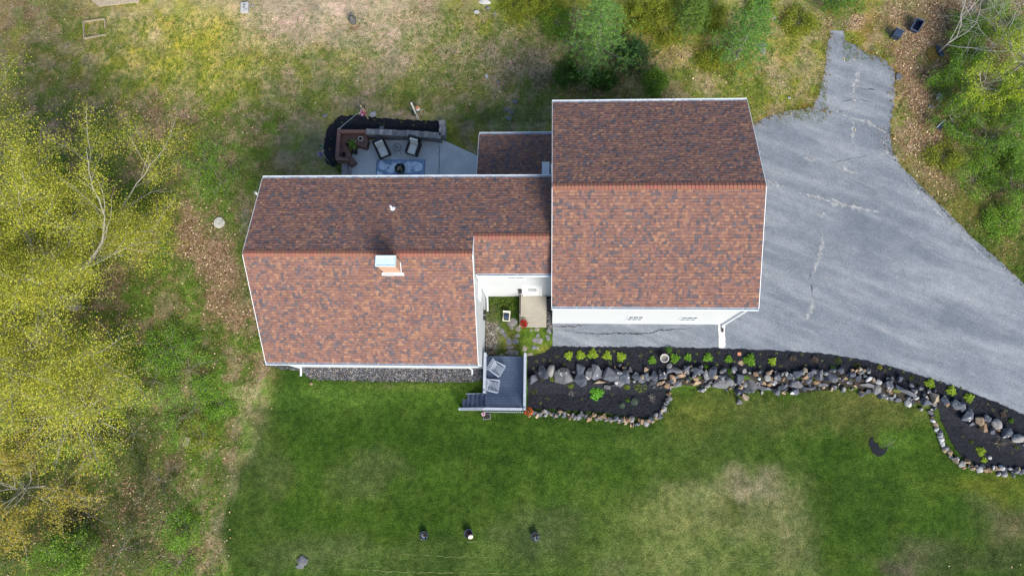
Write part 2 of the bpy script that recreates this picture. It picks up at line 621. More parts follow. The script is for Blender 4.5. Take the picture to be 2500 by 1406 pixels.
# ------------------------------------------------------------------ ground
def vnoise(x, y, s, seed):
    rs = np.random.RandomState(seed)
    g = rs.rand(64, 64)
    X, Y = np.asarray(x) / s, np.asarray(y) / s
    xi, yi = np.floor(X).astype(int), np.floor(Y).astype(int)
    fx, fy = X - xi, Y - yi
    fx, fy = fx * fx * (3 - 2 * fx), fy * fy * (3 - 2 * fy)
    a, b = g[xi % 64, yi % 64], g[(xi + 1) % 64, yi % 64]
    c, d = g[xi % 64, (yi + 1) % 64], g[(xi + 1) % 64, (yi + 1) % 64]
    return (a * (1 - fx) + b * fx) * (1 - fy) + (c * (1 - fx) + d * fx) * fy


def fnoise(x, y, s, seed):
    return (vnoise(x, y, s, seed) + 0.5 * vnoise(x, y, s / 2.1, seed + 1) + 0.25 * vnoise(x, y, s / 4.3, seed + 2)) / 1.75


def sst(a, b, t):
    t = np.clip((t - a) / (b - a), 0, 1)
    return t * t * (3 - 2 * t)


LAWN = (0.038, 0.084, 0.0075)
LAWND = (0.024, 0.060, 0.006)
OLIVE = (0.18, 0.165, 0.035)
DULL = (0.20, 0.19, 0.11)
STRAW = (0.42, 0.345, 0.215)
BRIGHT = (0.19, 0.24, 0.025)
WEED = (0.062, 0.125, 0.018)
MOSS = (0.17, 0.125, 0.015)
SOIL = (0.09, 0.07, 0.055)
BROWN = (0.22, 0.135, 0.085)
DARKW = (0.04, 0.06, 0.016)
PALE = (0.25, 0.23, 0.13)
# patches of ground cover: place in the photograph, radii, colour, strength, share of dead leaves
BLOBS = [
    (60, 20, 160, 90, BROWN, 0.8, 0.5), (120, 150, 200, 120, (0.16, 0.14, 0.05), 0.7, 0.05), (450, 130, 230, 120, (0.42, 0.40, 0.035), 0.85, 0), (540, 210, 150, 60, (0.28, 0.35, 0.035), 0.75, 0), (250, 230, 240, 90, (0.17, 0.165, 0.045), 0.6, 0.03),
    (180, 330, 180, 60, BROWN, 0.6, 0.45), (560, 60, 150, 70, (0.31, 0.27, 0.07), 0.7, 0.03), (760, 30, 240, 90, STRAW, 0.95, 0.05), (930, 60, 130, 90, STRAW, 0.8, 0.05),
    (280, 62, 35, 45, STRAW, 0.7, 0), (375, 105, 22, 38, STRAW, 0.9, 0), (590, 190, 200, 60, BRIGHT, 0.5, 0), (900, 190, 160, 70, DULL, 0.6, 0.05),
    (980, 130, 90, 50, STRAW, 0.5, 0), (1080, 130, 90, 70, BRIGHT, 0.6, 0.05), (830, 195, 40, 20, STRAW, 0.7, 0), (760, 130, 90, 40, (0.2, 0.18, 0.03), 0.6, 0),
    (1200, 140, 160, 90, (.27, .25, .17), 0.75, 0.3), (1280, 190, 130, 60, (0.19, 0.18, 0.11), 0.7, 0.3), (1230, 40, 130, 50, (0.26, 0.32, 0.025), 0.8, 0.05), (1330, 40, 70, 60, (.25, .3, .03), .7, .05), (1140, 20, 40, 35, MOSS, 0.6, 0.1),
    (1000, 25, 60, 30, BROWN, 0.6, 0.4), (1060, 260, 150, 60, WEED, 0.55, 0.02), (1230, 290, 110, 60, (0.09, 0.10, 0.04), 0.8, 0.02), (1420, 190, 130, 50, (0.11, 0.10, 0.05), 0.6, 0.5),
    (1500, 215, 170, 30, DARKW, 0.85, 0.2), (1600, 100, 90, 120, (0.34, 0.31, 0.05), 0.8, 0.12), (1620, 40, 120, 60, (0.33, 0.38, 0.03), 0.8, 0.03), (1700, 120, 80, 70, (0.3, 0.24, 0.05), 0.6, 0.2), (1640, 160, 110, 40, (.36, .29, .13), 0.6, 0.3),
    (1880, 60, 120, 70, (.36, .33, .16), 0.8, 0.1), (1900, 150, 100, 70, (0.34, 0.3, 0.07), 0.8, 0.05), (1900, 220, 110, 50, (0.15, 0.18, 0.02), 0.75, 0.05), (1740, 210, 120, 40, (0.17, 0.18, 0.03), 0.7, 0.1),
    (1960, 240, 60, 45, (0.14, 0.13, 0.02), 0.7, 0), (1980, 60, 60, 70, (0.2, 0.15, 0.03), 0.7, 0.2), (2020, 20, 90, 40, (0.1, 0.15, 0.02), 0.7, 0.05),
    (2080, 55, 110, 22, (0.38, 0.28, 0.17), 0.8, 0.5),     (2280, 60, 160, 110, BROWN, 0.9, 0.9), (2230, 220, 55, 160, BROWN, 0.9, 0.95), (2280, 340, 70, 70, BROWN, 0.85, 0.85), (2350, 420, 70, 60, BROWN, 0.7, 0.8), (2440, 480, 60, 60, SOIL, 0.7, 0.4),
    (2190, 320, 22, 110, (0.12, 0.13, 0.02), 0.9, 0.03), (2270, 430, 70, 40, (0.13, 0.14, 0.022), 0.85, 0.03), (2370, 510, 80, 45, (0.14, 0.14, 0.025), 0.9, 0.03), (2460, 610, 60, 50, (0.13, 0.13, 0.03), 0.85, 0.1),
    (2390, 120, 120, 100, (0.1, 0.09, 0.03), 0.6, 0.6), (2430, 260, 90, 110, (0.09, 0.12, 0.02), 0.6, 0.4), (2440, 400, 80, 70, WEED, 0.6, 0.2), (2480, 30, 80, 70, SOIL, 0.6, 0.6),
    (2100, 100, 95, 40, MOSS, 1.0, 0.0), (2165, 135, 55, 55, MOSS, 1.0, 0.0), (2195, 190, 16, 60, MOSS, 0.7, 0.1), (1930, 268, 70, 12, (.2, .12, .02), .8, 0), (1870, 285, 30, 10, (.2, .12, .02), .7, 0),
    # west of the house
    (440, 300, 120, 60, BROWN, 0.6, 0.6), (430, 330, 60, 60, WEED, 0.6, 0.1), (540, 330, 80, 60, (0.08, 0.13, 0.02), 0.7, 0.25), (520, 430, 110, 70, WEED, 0.9, 0.05), (610, 380, 70, 100, (0.1, 0.125, 0.03), 0.6, 0.05),
    (440, 470, 60, 60, BROWN, 0.5, 0.5), (490, 560, 80, 60, BROWN, 0.9, 0.75), (520, 650, 65, 80, BROWN, 0.85, 0.7), (550, 710, 50, 50, BROWN, 0.6, 0.5), (565, 540, 30, 60, WEED, 0.6, 0.1), (597, 545, 12, 40, (0.25, 0.25, 0.2), 0.7, 0),
    (590, 660, 20, 60, WEED, 0.7, 0.1), (520, 760, 70, 70, BROWN, 0.6, 0.6), (590, 800, 60, 60, (0.2, 0.15, 0.07), 0.7, 0.6), (470, 900, 90, 110, (0.055, 0.1, 0.016), 0.8, 0.15), (590, 900, 60, 70, (.16,.17,.05), 0.5, 0.3),
    (622, 990, 21, 60, STRAW, 0.36, 0.2), (480, 1010, 80, 70, WEED, 0.7, 0.1), (594, 1080, 21, 50, STRAW, 0.36, 0.2), (552, 1170, 21, 45, STRAW, 0.36, 0.2), (513, 1270, 20.5, 50, STRAW, 0.36, 0.2), (520, 1370, 22, 40, STRAW, 0.4, 0.2),
    (410, 1100, 70, 90, (0.06, 0.085, 0.02), 0.7, 0.25), (400, 1240, 80, 50, (.08, .075, .04), 0.7, 0.25), (300, 1000, 200, 160, (0.06, 0.085, 0.018), 0.8, 0.12), (140, 1190, 240, 190, (0.034, 0.042, 0.014), 0.9, 0.1), (150, 600, 300, 250, (0.13, 0.13, 0.035), 0.75, 0.12),  # the darkest patch is deep shade under the trees, painted into the ground
    (450, 1290, 30, 35, (0.09, 0.15, 0.02), 0.7, 0), (330, 1300, 120, 90, (0.05, 0.06, 0.025), 0.6, 0.3), (520, 980, 40, 60, WEED, 0.6, 0.1), (530, 1120, 30, 40, DARKW, 0.6, 0.1), (400, 1350, 80, 50, DARKW, 0.5, 0.2),
    # lawn
    (800, 965, 190, 50, (0.05, 0.10, 0.013), 0.7, 0), (720, 960, 60, 100, LAWND, 0.6, 0), (950, 1040, 260, 70, LAWND, 0.5, 0), (950, 942, 8, 5, SOIL, 0.9, 0), (1000, 940, 120, 12, (0.08, 0.12, 0.02), 0.6, 0),
    (1900, 1000, 220, 60, (0.075, 0.10, 0.022), 0.75, 0), (2150, 1000, 130, 50, (0.095, 0.11, 0.026), 0.8, 0), (1700, 990, 60, 50, (0.1, 0.13, 0.02), 0.6, 0), (1700, 1090, 200, 60, (0.05, 0.085, 0.016), 0.6, 0), (2190, 1075, 30, 30, (0.07, 0.15, 0.015), 0.7, 0),
    (1780, 1240, 150, 65, (.205, .21, .085), 0.75, 0), (1660, 1320, 160, 90, (0.15, 0.18, 0.05), 0.7, 0), (1930, 1290, 70, 100, (0.15, 0.165, 0.06), 0.7, 0), (1700, 1390, 280, 40, (0.12, 0.16, 0.04), 0.7, 0), (1850, 1200, 70, 40, (0.22, 0.2, 0.11), 0.7, 0), (1790, 1245, 50, 30, (0.06, 0.09, 0.015), 0.8, 0),
    (2100, 1200, 130, 110, LAWND, 0.7, 0), (2260, 1180, 80, 50, (0.05, 0.095, 0.01), 0.6, 0), (2420, 1190, 80, 35, (0.11, 0.14, 0.015), 0.7, 0), (2460, 1280, 60, 60, (0.12, 0.115, 0.05), 0.8, 0), (2200, 1370, 50, 28, SOIL, 0.7, 0.05), (2400, 1380, 130, 40, DARKW, 0.8, 0.05),
    (2260, 1330, 70, 40, (0.08, 0.085, 0.04), 0.6, 0), (900, 1170, 90, 40, (0.075, 0.1, 0.03), 0.6, 0), (640, 1160, 60, 40, (0.08, 0.1, 0.03), 0.6, 0), (750, 1360, 160, 50, (0.08, 0.11, 0.035), 0.6, 0), (1100, 1370, 250, 50, (0.07, 0.11, 0.025), 0.5, 0), (1330, 1300, 90, 60, (0.075, 0.1, 0.035), 0.6, 0),
    (600, 1260, 70, 120, (0.05, 0.09, 0.015), 0.6, 0), (1500, 1390, 40, 20, (0.13, 0.16, 0.05), 0.6, 0), (650, 1030, 40, 90, (0.06, 0.09, 0.02), 0.5, 0.05),
    # little front yard between the wings
    (1225, 755, 35, 35, (0.03, 0.055, 0.012), 0.95, 0.05), (1265, 840, 50, 40, (0.085, 0.125, 0.02), 0.9, 0), (1300, 840, 40, 40, (0.075, 0.15, 0.012), 0.7, 0), (1330, 855, 25, 15, (0.16, 0.17, 0.03), 0.7, 0), (1202, 820, 16, 50, (0.2, 0.18, 0.14), 0.9, 0.1), (1245, 835, 18, 30, (0.14, 0.12, 0.03), 0.6, 0), (1341, 760, 8, 45, (0.02, 0.02, 0.018), 0.9, 0),
    # just behind the house
    (700, 330, 110, 80, DULL, 0.6, 0.03), (720, 250, 100, 60, (0.17, 0.16, 0.09), 0.6, 0.03), (950, 255, 180, 30, (0.19, 0.17, 0.1), 0.7, 0.02), (1100, 300, 30, 60, (0.085, 0.1, 0.03), 0.7, 0), (700, 410, 80, 30, (0.08, 0.09, 0.025), 0.7, 0.02), (650, 300, 70, 50, (0.09, 0.14, 0.02), 0.6, 0),
]


def ground_fields(X, Y):
    u, v = proj(X, Y, 0.0)
    n1 = fnoise(X + 200, Y + 200, 2.6, 3)
    n2 = fnoise(X + 300, Y + 100, 6.0, 9)
    n3 = fnoise(X + 80, Y + 340, 1.1, 21)
    # warp so that no patch has a round outline
    uw = u + (n1 - 0.5) * 130 + (n3 - 0.5) * 60
    vw = v + (fnoise(X + 20, Y + 70, 2.3, 31) - 0.5) * 110 + (fnoise(X + 90, Y + 10, 0.9, 41) - 0.5) * 50
    C = np.zeros(X.shape + (3,)) + np.array(LAWN)
    Lt = np.zeros(X.shape)

    def lay(mask, c, lt):
        nonlocal C, Lt
        mask = np.clip(mask, 0, 1)
        C = C * (1 - mask[..., None]) + np.array(c) * mask[..., None]
        Lt = Lt * (1 - mask) + lt * mask
    lay(sst(0.45, 0.75, n2) * 0.5, LAWND, 0)
    lay(sst(0.55, 0.8, n1) * 0.35, (0.065, 0.11, 0.016), 0)
    lay(sst(470, 380, vw), (0.26, 0.255, 0.035), 0.03)
    lay(sst(470, 380, vw) * sst(0.45, 0.7, n1) * 0.7, DULL, 0.03)
    lay(sst(330, 120, vw) * sst(0.4, 0.7, n2) * 0.6, (0.42, 0.37, 0.055), 0.03)
    n4 = fnoise(X + 600, Y + 50, 1.3, 61)
    n5 = fnoise(X + 50, Y + 600, 0.9, 71)
    n6 = fnoise(X + 150, Y + 400, 0.6, 81)
    nm = sst(470, 380, vw)
    wb = np.interp(v, [-400, 300, 430, 890, 940, 1060, 1180, 1280, 1400, 1900], [700, 700, 640, 650, 650, 610, 560, 515, 545, 600])
    wm = sst(12, -12, u - wb + (n3 - 0.5) * 40) * sst(240, 300, v + (n1 - 0.5) * 60)
    lay(wm, (0.115, 0.17, 0.03), 0.07)
    lay(wm * sst(0.45, 0.6, n3) * 0.7, WEED, 0.05)
    lay(wm * sst(0.55, 0.68, n1) * 0.7, BROWN, 0.3)
    em = sst(2100, 2250, uw) * sst(650, 480, vw)
    lay(em * 0.8, (0.10, 0.13, 0.03), 0.3)
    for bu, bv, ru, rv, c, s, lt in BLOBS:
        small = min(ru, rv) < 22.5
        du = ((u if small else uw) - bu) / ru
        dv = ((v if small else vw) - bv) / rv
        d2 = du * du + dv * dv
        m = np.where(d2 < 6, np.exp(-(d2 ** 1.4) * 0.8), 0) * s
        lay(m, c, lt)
    dk_ = 1 - .75 * sst(430, 330, uw) * sst(930, 1030, vw)  # mutes bright patches at the lower left, part of the painted tree shade
    lay(nm * sst(.52, .62, n4) * .45, (.24, .29, .03), 0)
    lay(nm * sst(.53, .64, n5) * .45, (.37, .30, .18), .05)
    lay(nm * sst(.56, .68, n6) * .35, (.17, .17, .03), 0)
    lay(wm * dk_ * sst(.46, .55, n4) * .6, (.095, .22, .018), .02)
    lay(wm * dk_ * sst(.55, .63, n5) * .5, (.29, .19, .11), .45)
    lay(wm * sst(.56, .66, n6) * .6, (.05, .085, .014), .05)
    lay(np.clip(wm + nm, 0, 1) * dk_ * sst(.55, .63, fnoise(X + 11, Y + 77, .7, 91)) * .4, (.34, .28, .17), .2)
    lay(np.clip(wm + nm, 0, 1) * dk_ * sst(.56, .64, fnoise(X + 31, Y + 177, .8, 95)) * .45, (.10, .19, .02), .0)
    for bu, bv, ru, rv, c, s, lt in ((760, 28, 250, 80, (.44, .355, .235), .7, .04), (930, 70, 120, 80, (.40, .33, .2), .6, .04), (480, 120, 170, 90, (.44, .42, .035), .45, 0), (1620, 60, 110, 70, (.38, .40, .03), .5, .02), (490, 570, 75, 60, BROWN, .65, .75), (525, 650, 55, 80, BROWN, .65, .7), (555, 715, 45, 50, BROWN, .5, .5), (2235, 230, 45, 150, BROWN, .6, .8), (2300, 400, 60, 50, BROWN, .5, .6), (2300, 50, 130, 60, BROWN, .6, .7), (400, 300, 120, 40, (.27, .18, .11), .5, .5)):
        d2 = ((uw - bu) / ru) ** 2 + ((vw - bv) / rv) ** 2
        lay(np.where(d2 < 6, np.exp(-(d2 ** 1.4) * .8), 0) * s * (.45 + .9 * n5), c, lt)
    # broken up at hand-size, as turf is
    k = 0.66 + 0.68 * fnoise(X + 500, Y + 500, 0.5, 51)
    C = C * k[..., None]
    far = sst(0, 8, np.maximum(np.maximum(np.abs(X) - 33, Y - 25), -12 - Y))
    lay(far, (.10, .135, .025), .08)
    return C, np.clip(Lt, 0, 1), wm


def axis(a, b, step, far):
    mid = list(np.arange(a, b, step))
    lo, hi, d = [a], [b], step
    while lo[-1] > -far:
        d *= 1.6
        lo.append(lo[-1] - d)
        hi.append(hi[-1] + d)
    return np.array(lo[:0:-1] + mid + hi)


gx = axis(-34, 34, 0.2, 900)
gy = axis(-13, 26, 0.2, 900)
GX, GY = np.meshgrid(gx, gy)
yl = np.interp(GX, _wx, _wy)
wd = np.where(GX < -2.5, 1.3, np.where(GX > -1.2, 0.75, 0.75 + .55 * (-1.2 - GX) / 1.3))
GZ = -0.5 * sst(0, 1, (yl - GY) / wd)
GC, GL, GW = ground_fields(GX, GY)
me = bpy.data.meshes.new('ground')
ny, nx = GX.shape
idx = np.arange(nx * ny).reshape(ny, nx)
fcs = np.stack([idx[:-1, :-1], idx[:-1, 1:], idx[1:, 1:], idx[1:, :-1]], -1).reshape(-1, 4)
me.vertices.add(nx * ny)
me.vertices.foreach_set('co', np.stack([GX, GY, GZ], -1).reshape(-1))
me.loops.add(fcs.size)
me.loops.foreach_set('vertex_index', fcs.reshape(-1).astype(np.int32))
me.polygons.add(len(fcs))
me.polygons.foreach_set('loop_start', np.arange(0, fcs.size, 4, dtype=np.int32))
me.update(calc_edges=True)
a = me.attributes.new('gcol', 'FLOAT_COLOR', 'POINT')
a.data.foreach_set('color', np.concatenate([GC, np.ones(GX.shape + (1,))], -1).reshape(-1).astype(np.float32))
GWILD = np.clip(sst(480, 400, proj(GX, GY)[1]) + GW + sst(2150, 2250, proj(GX, GY)[0]) * sst(850, 700, proj(GX, GY)[1]) + .02, 0, 1)
a = me.attributes.new('wild', 'FLOAT', 'POINT')
a.data.foreach_set('value', GWILD.reshape(-1).astype(np.float32))
a = me.attributes.new('litter', 'FLOAT', 'POINT')
a.data.foreach_set('value', GL.reshape(-1).astype(np.float32))
me.polygons.foreach_set('use_smooth', [True] * len(me.polygons))
me.materials.append(M['ground'])
ground = bpy.data.objects.new('ground', me)
col.objects.link(ground)
tag(ground, kind='structure')


def jag(pts, step=0.25, amp=0.05, seed=0):
    r = random.Random(seed)
    out = []
    n = len(pts)
    for i in range(n):
        p, q = pts[i], pts[(i + 1) % n]
        k = max(1, int((q - p).length / step))
        for j in range(k):
            t = j / k
            s = p.lerp(q, t)
            out.append(Vector((s.x + r.uniform(-amp, amp), s.y + r.uniform(-amp, amp), 0)))
    return out


def drape(name, pts, off, mat_, step=0.25, amp=0.04, grid=0.6, kind='structure', lumpy=0.0):
    """a sheet laid over the ground inside an outline"""
    o = jag(pts, step, amp, len(name))
    v2 = [Vector((p.x, p.y)) for p in o]
    ed = [(i, (i + 1) % len(v2)) for i in range(len(v2))]
    xs = [p.x for p in v2]
    ys = [p.y for p in v2]
    x = min(xs)
    while x < max(xs):
        y = min(ys)
        while y < max(ys):
            v2.append(Vector((x + U(-.2, .2) * grid, y + U(-.2, .2) * grid)))
            y += grid
        x += grid
    r = geometry.delaunay_2d_cdt(v2, ed, [list(range(len(o)))], 1, 1e-4)
    mb = MB()
    mb.v = [(p.x, p.y, gz(p.x, p.y) + off + (lumpy * mnoise.noise((p.x * 2, p.y * 2, 3)) if lumpy else 0)) for p in r[0]]
    for f in r[2]:
        a_, b_, c_ = (r[0][k] for k in f[:3])
        if (b_ - a_).cross(c_ - a_) < 0:
            f = list(reversed(f))
        mb.f.append(tuple(f))
        mb.m.append(0)
        mb.c.append(None)
    return tag(mb.build(name, mat_), kind=kind)


def W(pts):
    return [P(a_, b_) for a_, b_ in pts]


BED_N = [(1349, 845), (1450, 847), (1560, 847), (1650, 848), (1745, 850), (1800, 852), (1870, 855), (1960, 859), (2040, 867), (2110, 879), (2180, 896), (2260, 921), (2340, 947), (2420, 977), (2500, 1012), (2620, 1080)]
drive = [(1349, 775), (1700, 775), (1790, 600), (1790, 330), (1842, 303), (1870, 285), (1910, 275), (1945, 268), (1985, 262), (2000, 230), (2012, 180), (2018, 120), (2026, 75), (2058, 76), (2064, 100), (2092, 112), (2120, 135), (2150, 140), (2182, 170), (2184, 210),
         (2182, 260), (2174, 300), (2172, 340), (2180, 375), (2200, 405), (2250, 455), (2300, 505), (2350, 557), (2400, 603), (2450, 648), (2500, 692), (2640, 810), (2640, 1085)] + [(x, y + 6) for x, y in BED_N[::-1]]
drape('driveway', W(drive), 0.012, M['asphalt'], 0.3, 0.05, 1.2)
drape('wall_footing', W([(1289, 905), (1450, 895), (1600, 900), (1700, 895), (1860, 915), (1960, 905), (2080, 905), (2180, 930), (2270, 965), (2400, 1020), (2500, 1060), (2560, 1085), (2560, 1110), (2480, 1085), (2400, 1055), (2300, 1000), (2240, 985), (2180, 975), (2080, 945), (1960, 958), (1880, 952), (1820, 955), (1760, 942), (1640, 940), (1500, 938), (1400, 945), (1289, 940)]), 0.02, M['soil'], 0.15, 0.03, 0.3)
drape('mulch_bed', W([(1289, 869), (1300, 869), (1325, 863), (1340, 854)] + BED_N + [(2620, 1130), (2500, 1085), (2400, 1045), (2250, 975), (2130, 928), (1960, 918), (1800, 915), (1640, 922), (1500, 930), (1289, 938)]), 0.03, M['mulch'], 0.12, 0.035, 0.35, lumpy=0.02)
drape('mulch_bed', W([(1289, 935), (1640, 930), (1634, 965), (1625, 990), (1605, 1012), (1585, 1020), (1540, 1018), (1480, 1008), (1400, 1002), (1330, 998), (1289, 998)]), 0.035, M['mulch'], 0.12, 0.03, 0.3, lumpy=0.02)
drape('mulch_bed', W([(2290, 985), (2400, 1040), (2480, 1070), (2620, 1130), (2620, 1160), (2480, 1150), (2440, 1148), (2390, 1138), (2350, 1118), (2325, 1085), (2305, 1040), (2290, 1005)]), 0.035, M['mulch'], 0.12, 0.03, 0.3, lumpy=0.02)
drape('mulch_bed', W([(797, 398), (790, 360), (800, 312), (830, 284), (880, 281), (930, 289), (1000, 294), (1072, 296), (1072, 335), (894, 335), (830, 332), (824, 380), (835, 405), (812, 407)]), 0.03, M['mulch'], 0.12, 0.05, 0.3, lumpy=0.03)
drape('mulch_bed', W([(2122, 1082), (2126, 1070), (2131, 1066), (2133, 1078), (2143, 1083), (2147, 1092), (2158, 1094), (2170, 1089), (2164, 1103), (2152, 1112), (2141, 1113), (2129, 1105)]), 0.03, M['mulch'], 0.12, 0.03, 0.2)

# ------------------------------------------------------------------ house
GX0, GX1, GYS, GYN, GZE, GZR, GYR = 0.08, 9.42, 5.68, 15.78, 6.41, 8.53, 10.73
HX0, HX1, HYS, HYN, HZS, HZN, HZR, HYR = -14.10, -3.51, 3.23, 12.0, 3.98, 6.28, 7.70, 7.85
CYR, CYS, CZS = 8.75, 7.22, 6.47
CZR = HZR + (CYR - HYR) / (HYN - HYR) * (HZN - HZR)
GWY, HWY, CWY, HWX = 5.88, 3.36, 7.37, -3.57
house = thing('house', 'white clapboard house with brown shingle roofs, brick chimney and wide garage wing', 'house', (-2.0, 9.0, 0))
PAL = [((0.190, 0.103, 0.080), 0.36), ((0.170, 0.094, 0.079), 0.20), ((0.154, 0.088, 0.078), 0.13), ((0.236, 0.130, 0.088), 0.15), ((0.098, 0.080, 0.087), 0.10), ((0.120, 0.087, 0.086), 0.06)]


def tabcol(x, v, seed):
    k = mnoise.noise((x * 1.6, v * 2.6, seed)) * 0.22
    t = rnd.random() + k
    if t < 0.12:
        c = PAL[4][0]
    elif t < 0.20:
        c = PAL[5][0]
    elif t < 0.34:
        c = PAL[2][0]
    elif t < 0.56:
        c = PAL[1][0]
    elif t < 0.86:
        c = PAL[0][0]
    else:
        c = PAL[3][0]
    q = U(0.88, 1.12)
    return (c[0] * q, c[1] * q, c[2] * q)


def courses(mb, xf, ye, ze, yr, zr, exp=0.143, seed=0.0):
    """rows of laminated shingles from the eave up; xf(v01) gives the x range of a row"""
    d = Vector((0, yr - ye, zr - ze))
    L = d.length
    d.normalize()
    n = Vector((0, -d.z, d.y)) if d.y > 0 else Vector((0, d.z, -d.y))
    rows = int(round(L / exp))
    exp = L / rows
    e0 = Vector((0, ye, ze))
    flip = d.y < 0
    for i in range(rows):
        x0, x1 = xf((i + 0.5) / rows)
        lo = e0 + d * (i * exp)
        hi = e0 + d * ((i + 1) * exp)
        x = x0
        while x < x1 - 1e-4:
            w = rnd.choice((0.09, 0.11, 0.13, 0.15, 0.18))
            if x + w > x1 - 0.08:
                w = x1 - x
            thick = rnd.choice((0.008, 0.016, 0.024))
            c = tabcol(x, i * exp, seed)
            a = lo + n * thick
            b = hi + n * 0.002
            q = [Vector((x, a.y, a.z)), Vector((x + w, a.y, a.z)), Vector((x + w, b.y, b.z)), Vector((x, b.y, b.z))]
            r = [Vector((x, lo.y, lo.z - 0.003)), Vector((x + w, lo.y, lo.z - 0.003)), q[1], q[0]]
            if flip:
                q = q[::-1]
                r = r[::-1]
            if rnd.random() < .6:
                # course shadow line painted along the butt, like the printed band of laminated shingles
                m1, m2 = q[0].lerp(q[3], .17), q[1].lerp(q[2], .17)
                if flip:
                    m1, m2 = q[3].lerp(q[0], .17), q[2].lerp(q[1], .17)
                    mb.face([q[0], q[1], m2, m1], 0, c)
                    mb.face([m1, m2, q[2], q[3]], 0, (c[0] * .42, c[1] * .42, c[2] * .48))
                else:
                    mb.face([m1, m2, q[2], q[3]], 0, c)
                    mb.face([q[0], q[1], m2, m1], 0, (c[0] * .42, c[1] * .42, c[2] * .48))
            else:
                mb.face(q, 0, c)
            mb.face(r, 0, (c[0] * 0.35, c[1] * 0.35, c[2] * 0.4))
            x += w


def slab(mb, x0, x1, ye, ze, yr, zr, t=0.12, m=1):
    p = [Vector((x, y, z - 0.006)) for x, y, z in ((x0, ye, ze), (x1, ye, ze), (x1, yr, zr), (x0, yr, zr))]
    q = [v - Vector((0, 0, t)) for v in p]
    if yr < ye:
        p, q = p[::-1], q[::-1]
    mb.face(p, m, (1, 1, 1))
    mb.face(q[::-1], m, (1, 1, 1))
    for k in range(4):
        k2 = (k + 1) % 4
        mb.face([q[k], q[k2], p[k2], p[k]], m, (1, 1, 1))


def roof_part(planes, ridge=None):
    mb = MB()
    for (xf, x0, x1, ye, ze, yr, zr, seed) in planes:
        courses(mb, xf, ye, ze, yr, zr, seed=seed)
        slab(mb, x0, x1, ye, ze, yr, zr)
    o = mb.build('roof', [M['roof'], M['roof_under']], house)
    if ridge:
        x0, x1, y, z, sN, sS = ridge
        rb = MB()
        x = x0
        while x < x1 - 0.02:
            w = min(0.165, x1 - x)
            c0 = (0.21 * U(.9, 1.1), 0.092 * U(.9, 1.1), 0.066)
            for s, sl in ((1, sN), (-1, sS)):
                r_ = 0.17
                e = Vector((0, s * r_ * math.cos(sl), -r_ * math.sin(sl)))
                top = Vector((0, y, z + 0.035))
                q = [Vector((x + 0.014, y, top.z + 0.012)), Vector((x + w, y, top.z - 0.004)), Vector((x + w, y + e.y, top.z + e.z - 0.004)), Vector((x + 0.014, y + e.y, top.z + e.z + 0.012))]
                b = [Vector((p.x, p.y, p.z - 0.02)) for p in q]
                if s > 0:
                    q.reverse()
                    b.reverse()
                rb.face(q[::-1], 0, c0)
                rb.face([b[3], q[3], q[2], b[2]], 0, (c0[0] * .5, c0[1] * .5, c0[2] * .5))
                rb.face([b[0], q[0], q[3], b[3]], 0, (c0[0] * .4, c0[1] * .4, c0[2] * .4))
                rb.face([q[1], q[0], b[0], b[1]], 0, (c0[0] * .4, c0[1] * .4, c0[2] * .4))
            x += w
        for s, sl in ((1, sN), (-1, sS)):
            e = Vector((0, s * 0.168 * math.cos(sl), -0.168 * math.sin(sl)))
            q = [Vector((x0, y, z + 0.018)), Vector((x1, y, z + 0.018)), Vector((x1, y + e.y, z + e.z + 0.018)), Vector((x0, y + e.y, z + e.z + 0.018))]
            rb.face(q if s < 0 else q[::-1], 1, (1, 1, 1))
        k = rb.build('ridge_cap', [M['roof'], M['seam']], o)
        k.location = (0, 0, 0)
        # parts of parts sit in the frame of the house too
        fix(k)
    return o


def fix(k):
    """child of a part: its mesh was written in world space, the house stands at org"""
    off = Vector(house['org'])
    k.data.transform(Matrix.Translation(-off))


def full(x0, x1):
    return lambda t: (x0, x1)


tC = (CYR - HYN) / (HYR - HYN)
an = lambda y0, z0, y1, z1: math.atan2(abs(z1 - z0), abs(y1 - y0))
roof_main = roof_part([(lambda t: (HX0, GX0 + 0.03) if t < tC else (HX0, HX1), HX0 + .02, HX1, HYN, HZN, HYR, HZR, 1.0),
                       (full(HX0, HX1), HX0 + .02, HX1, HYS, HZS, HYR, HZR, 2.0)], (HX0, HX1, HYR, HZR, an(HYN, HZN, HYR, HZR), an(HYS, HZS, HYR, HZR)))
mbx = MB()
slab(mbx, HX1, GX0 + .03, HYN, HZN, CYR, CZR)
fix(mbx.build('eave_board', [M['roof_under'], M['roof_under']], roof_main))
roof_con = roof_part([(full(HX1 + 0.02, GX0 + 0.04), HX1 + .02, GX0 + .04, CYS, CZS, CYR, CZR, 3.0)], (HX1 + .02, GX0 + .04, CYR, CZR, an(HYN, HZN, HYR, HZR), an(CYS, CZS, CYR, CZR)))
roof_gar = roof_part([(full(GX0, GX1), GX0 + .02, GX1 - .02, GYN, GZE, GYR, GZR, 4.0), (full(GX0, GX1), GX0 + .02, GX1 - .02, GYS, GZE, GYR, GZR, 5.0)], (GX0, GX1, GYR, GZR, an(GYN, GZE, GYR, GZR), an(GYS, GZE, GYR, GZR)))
LZ = 3.3
lx0 = P(1170, 322, LZ).x
LYN = P(1260, 323, LZ).y - .12
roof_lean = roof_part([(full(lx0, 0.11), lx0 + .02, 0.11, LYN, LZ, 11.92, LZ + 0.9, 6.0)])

w = MB()
XA = [(HX0 + .10, HWX)]


def gable(mb, x0, x1, prof, m=0):
    n = len(prof)
    a_ = [Vector((x0, y, z)) for y, z in prof]
    b_ = [Vector((x1, y, z)) for y, z in prof]
    mb.face(a_[::-1], m)
    mb.face(b_, m)
    for k in range(n):
        k2 = (k + 1) % n
        mb.face([a_[k], a_[k2], b_[k2], b_[k]], m)


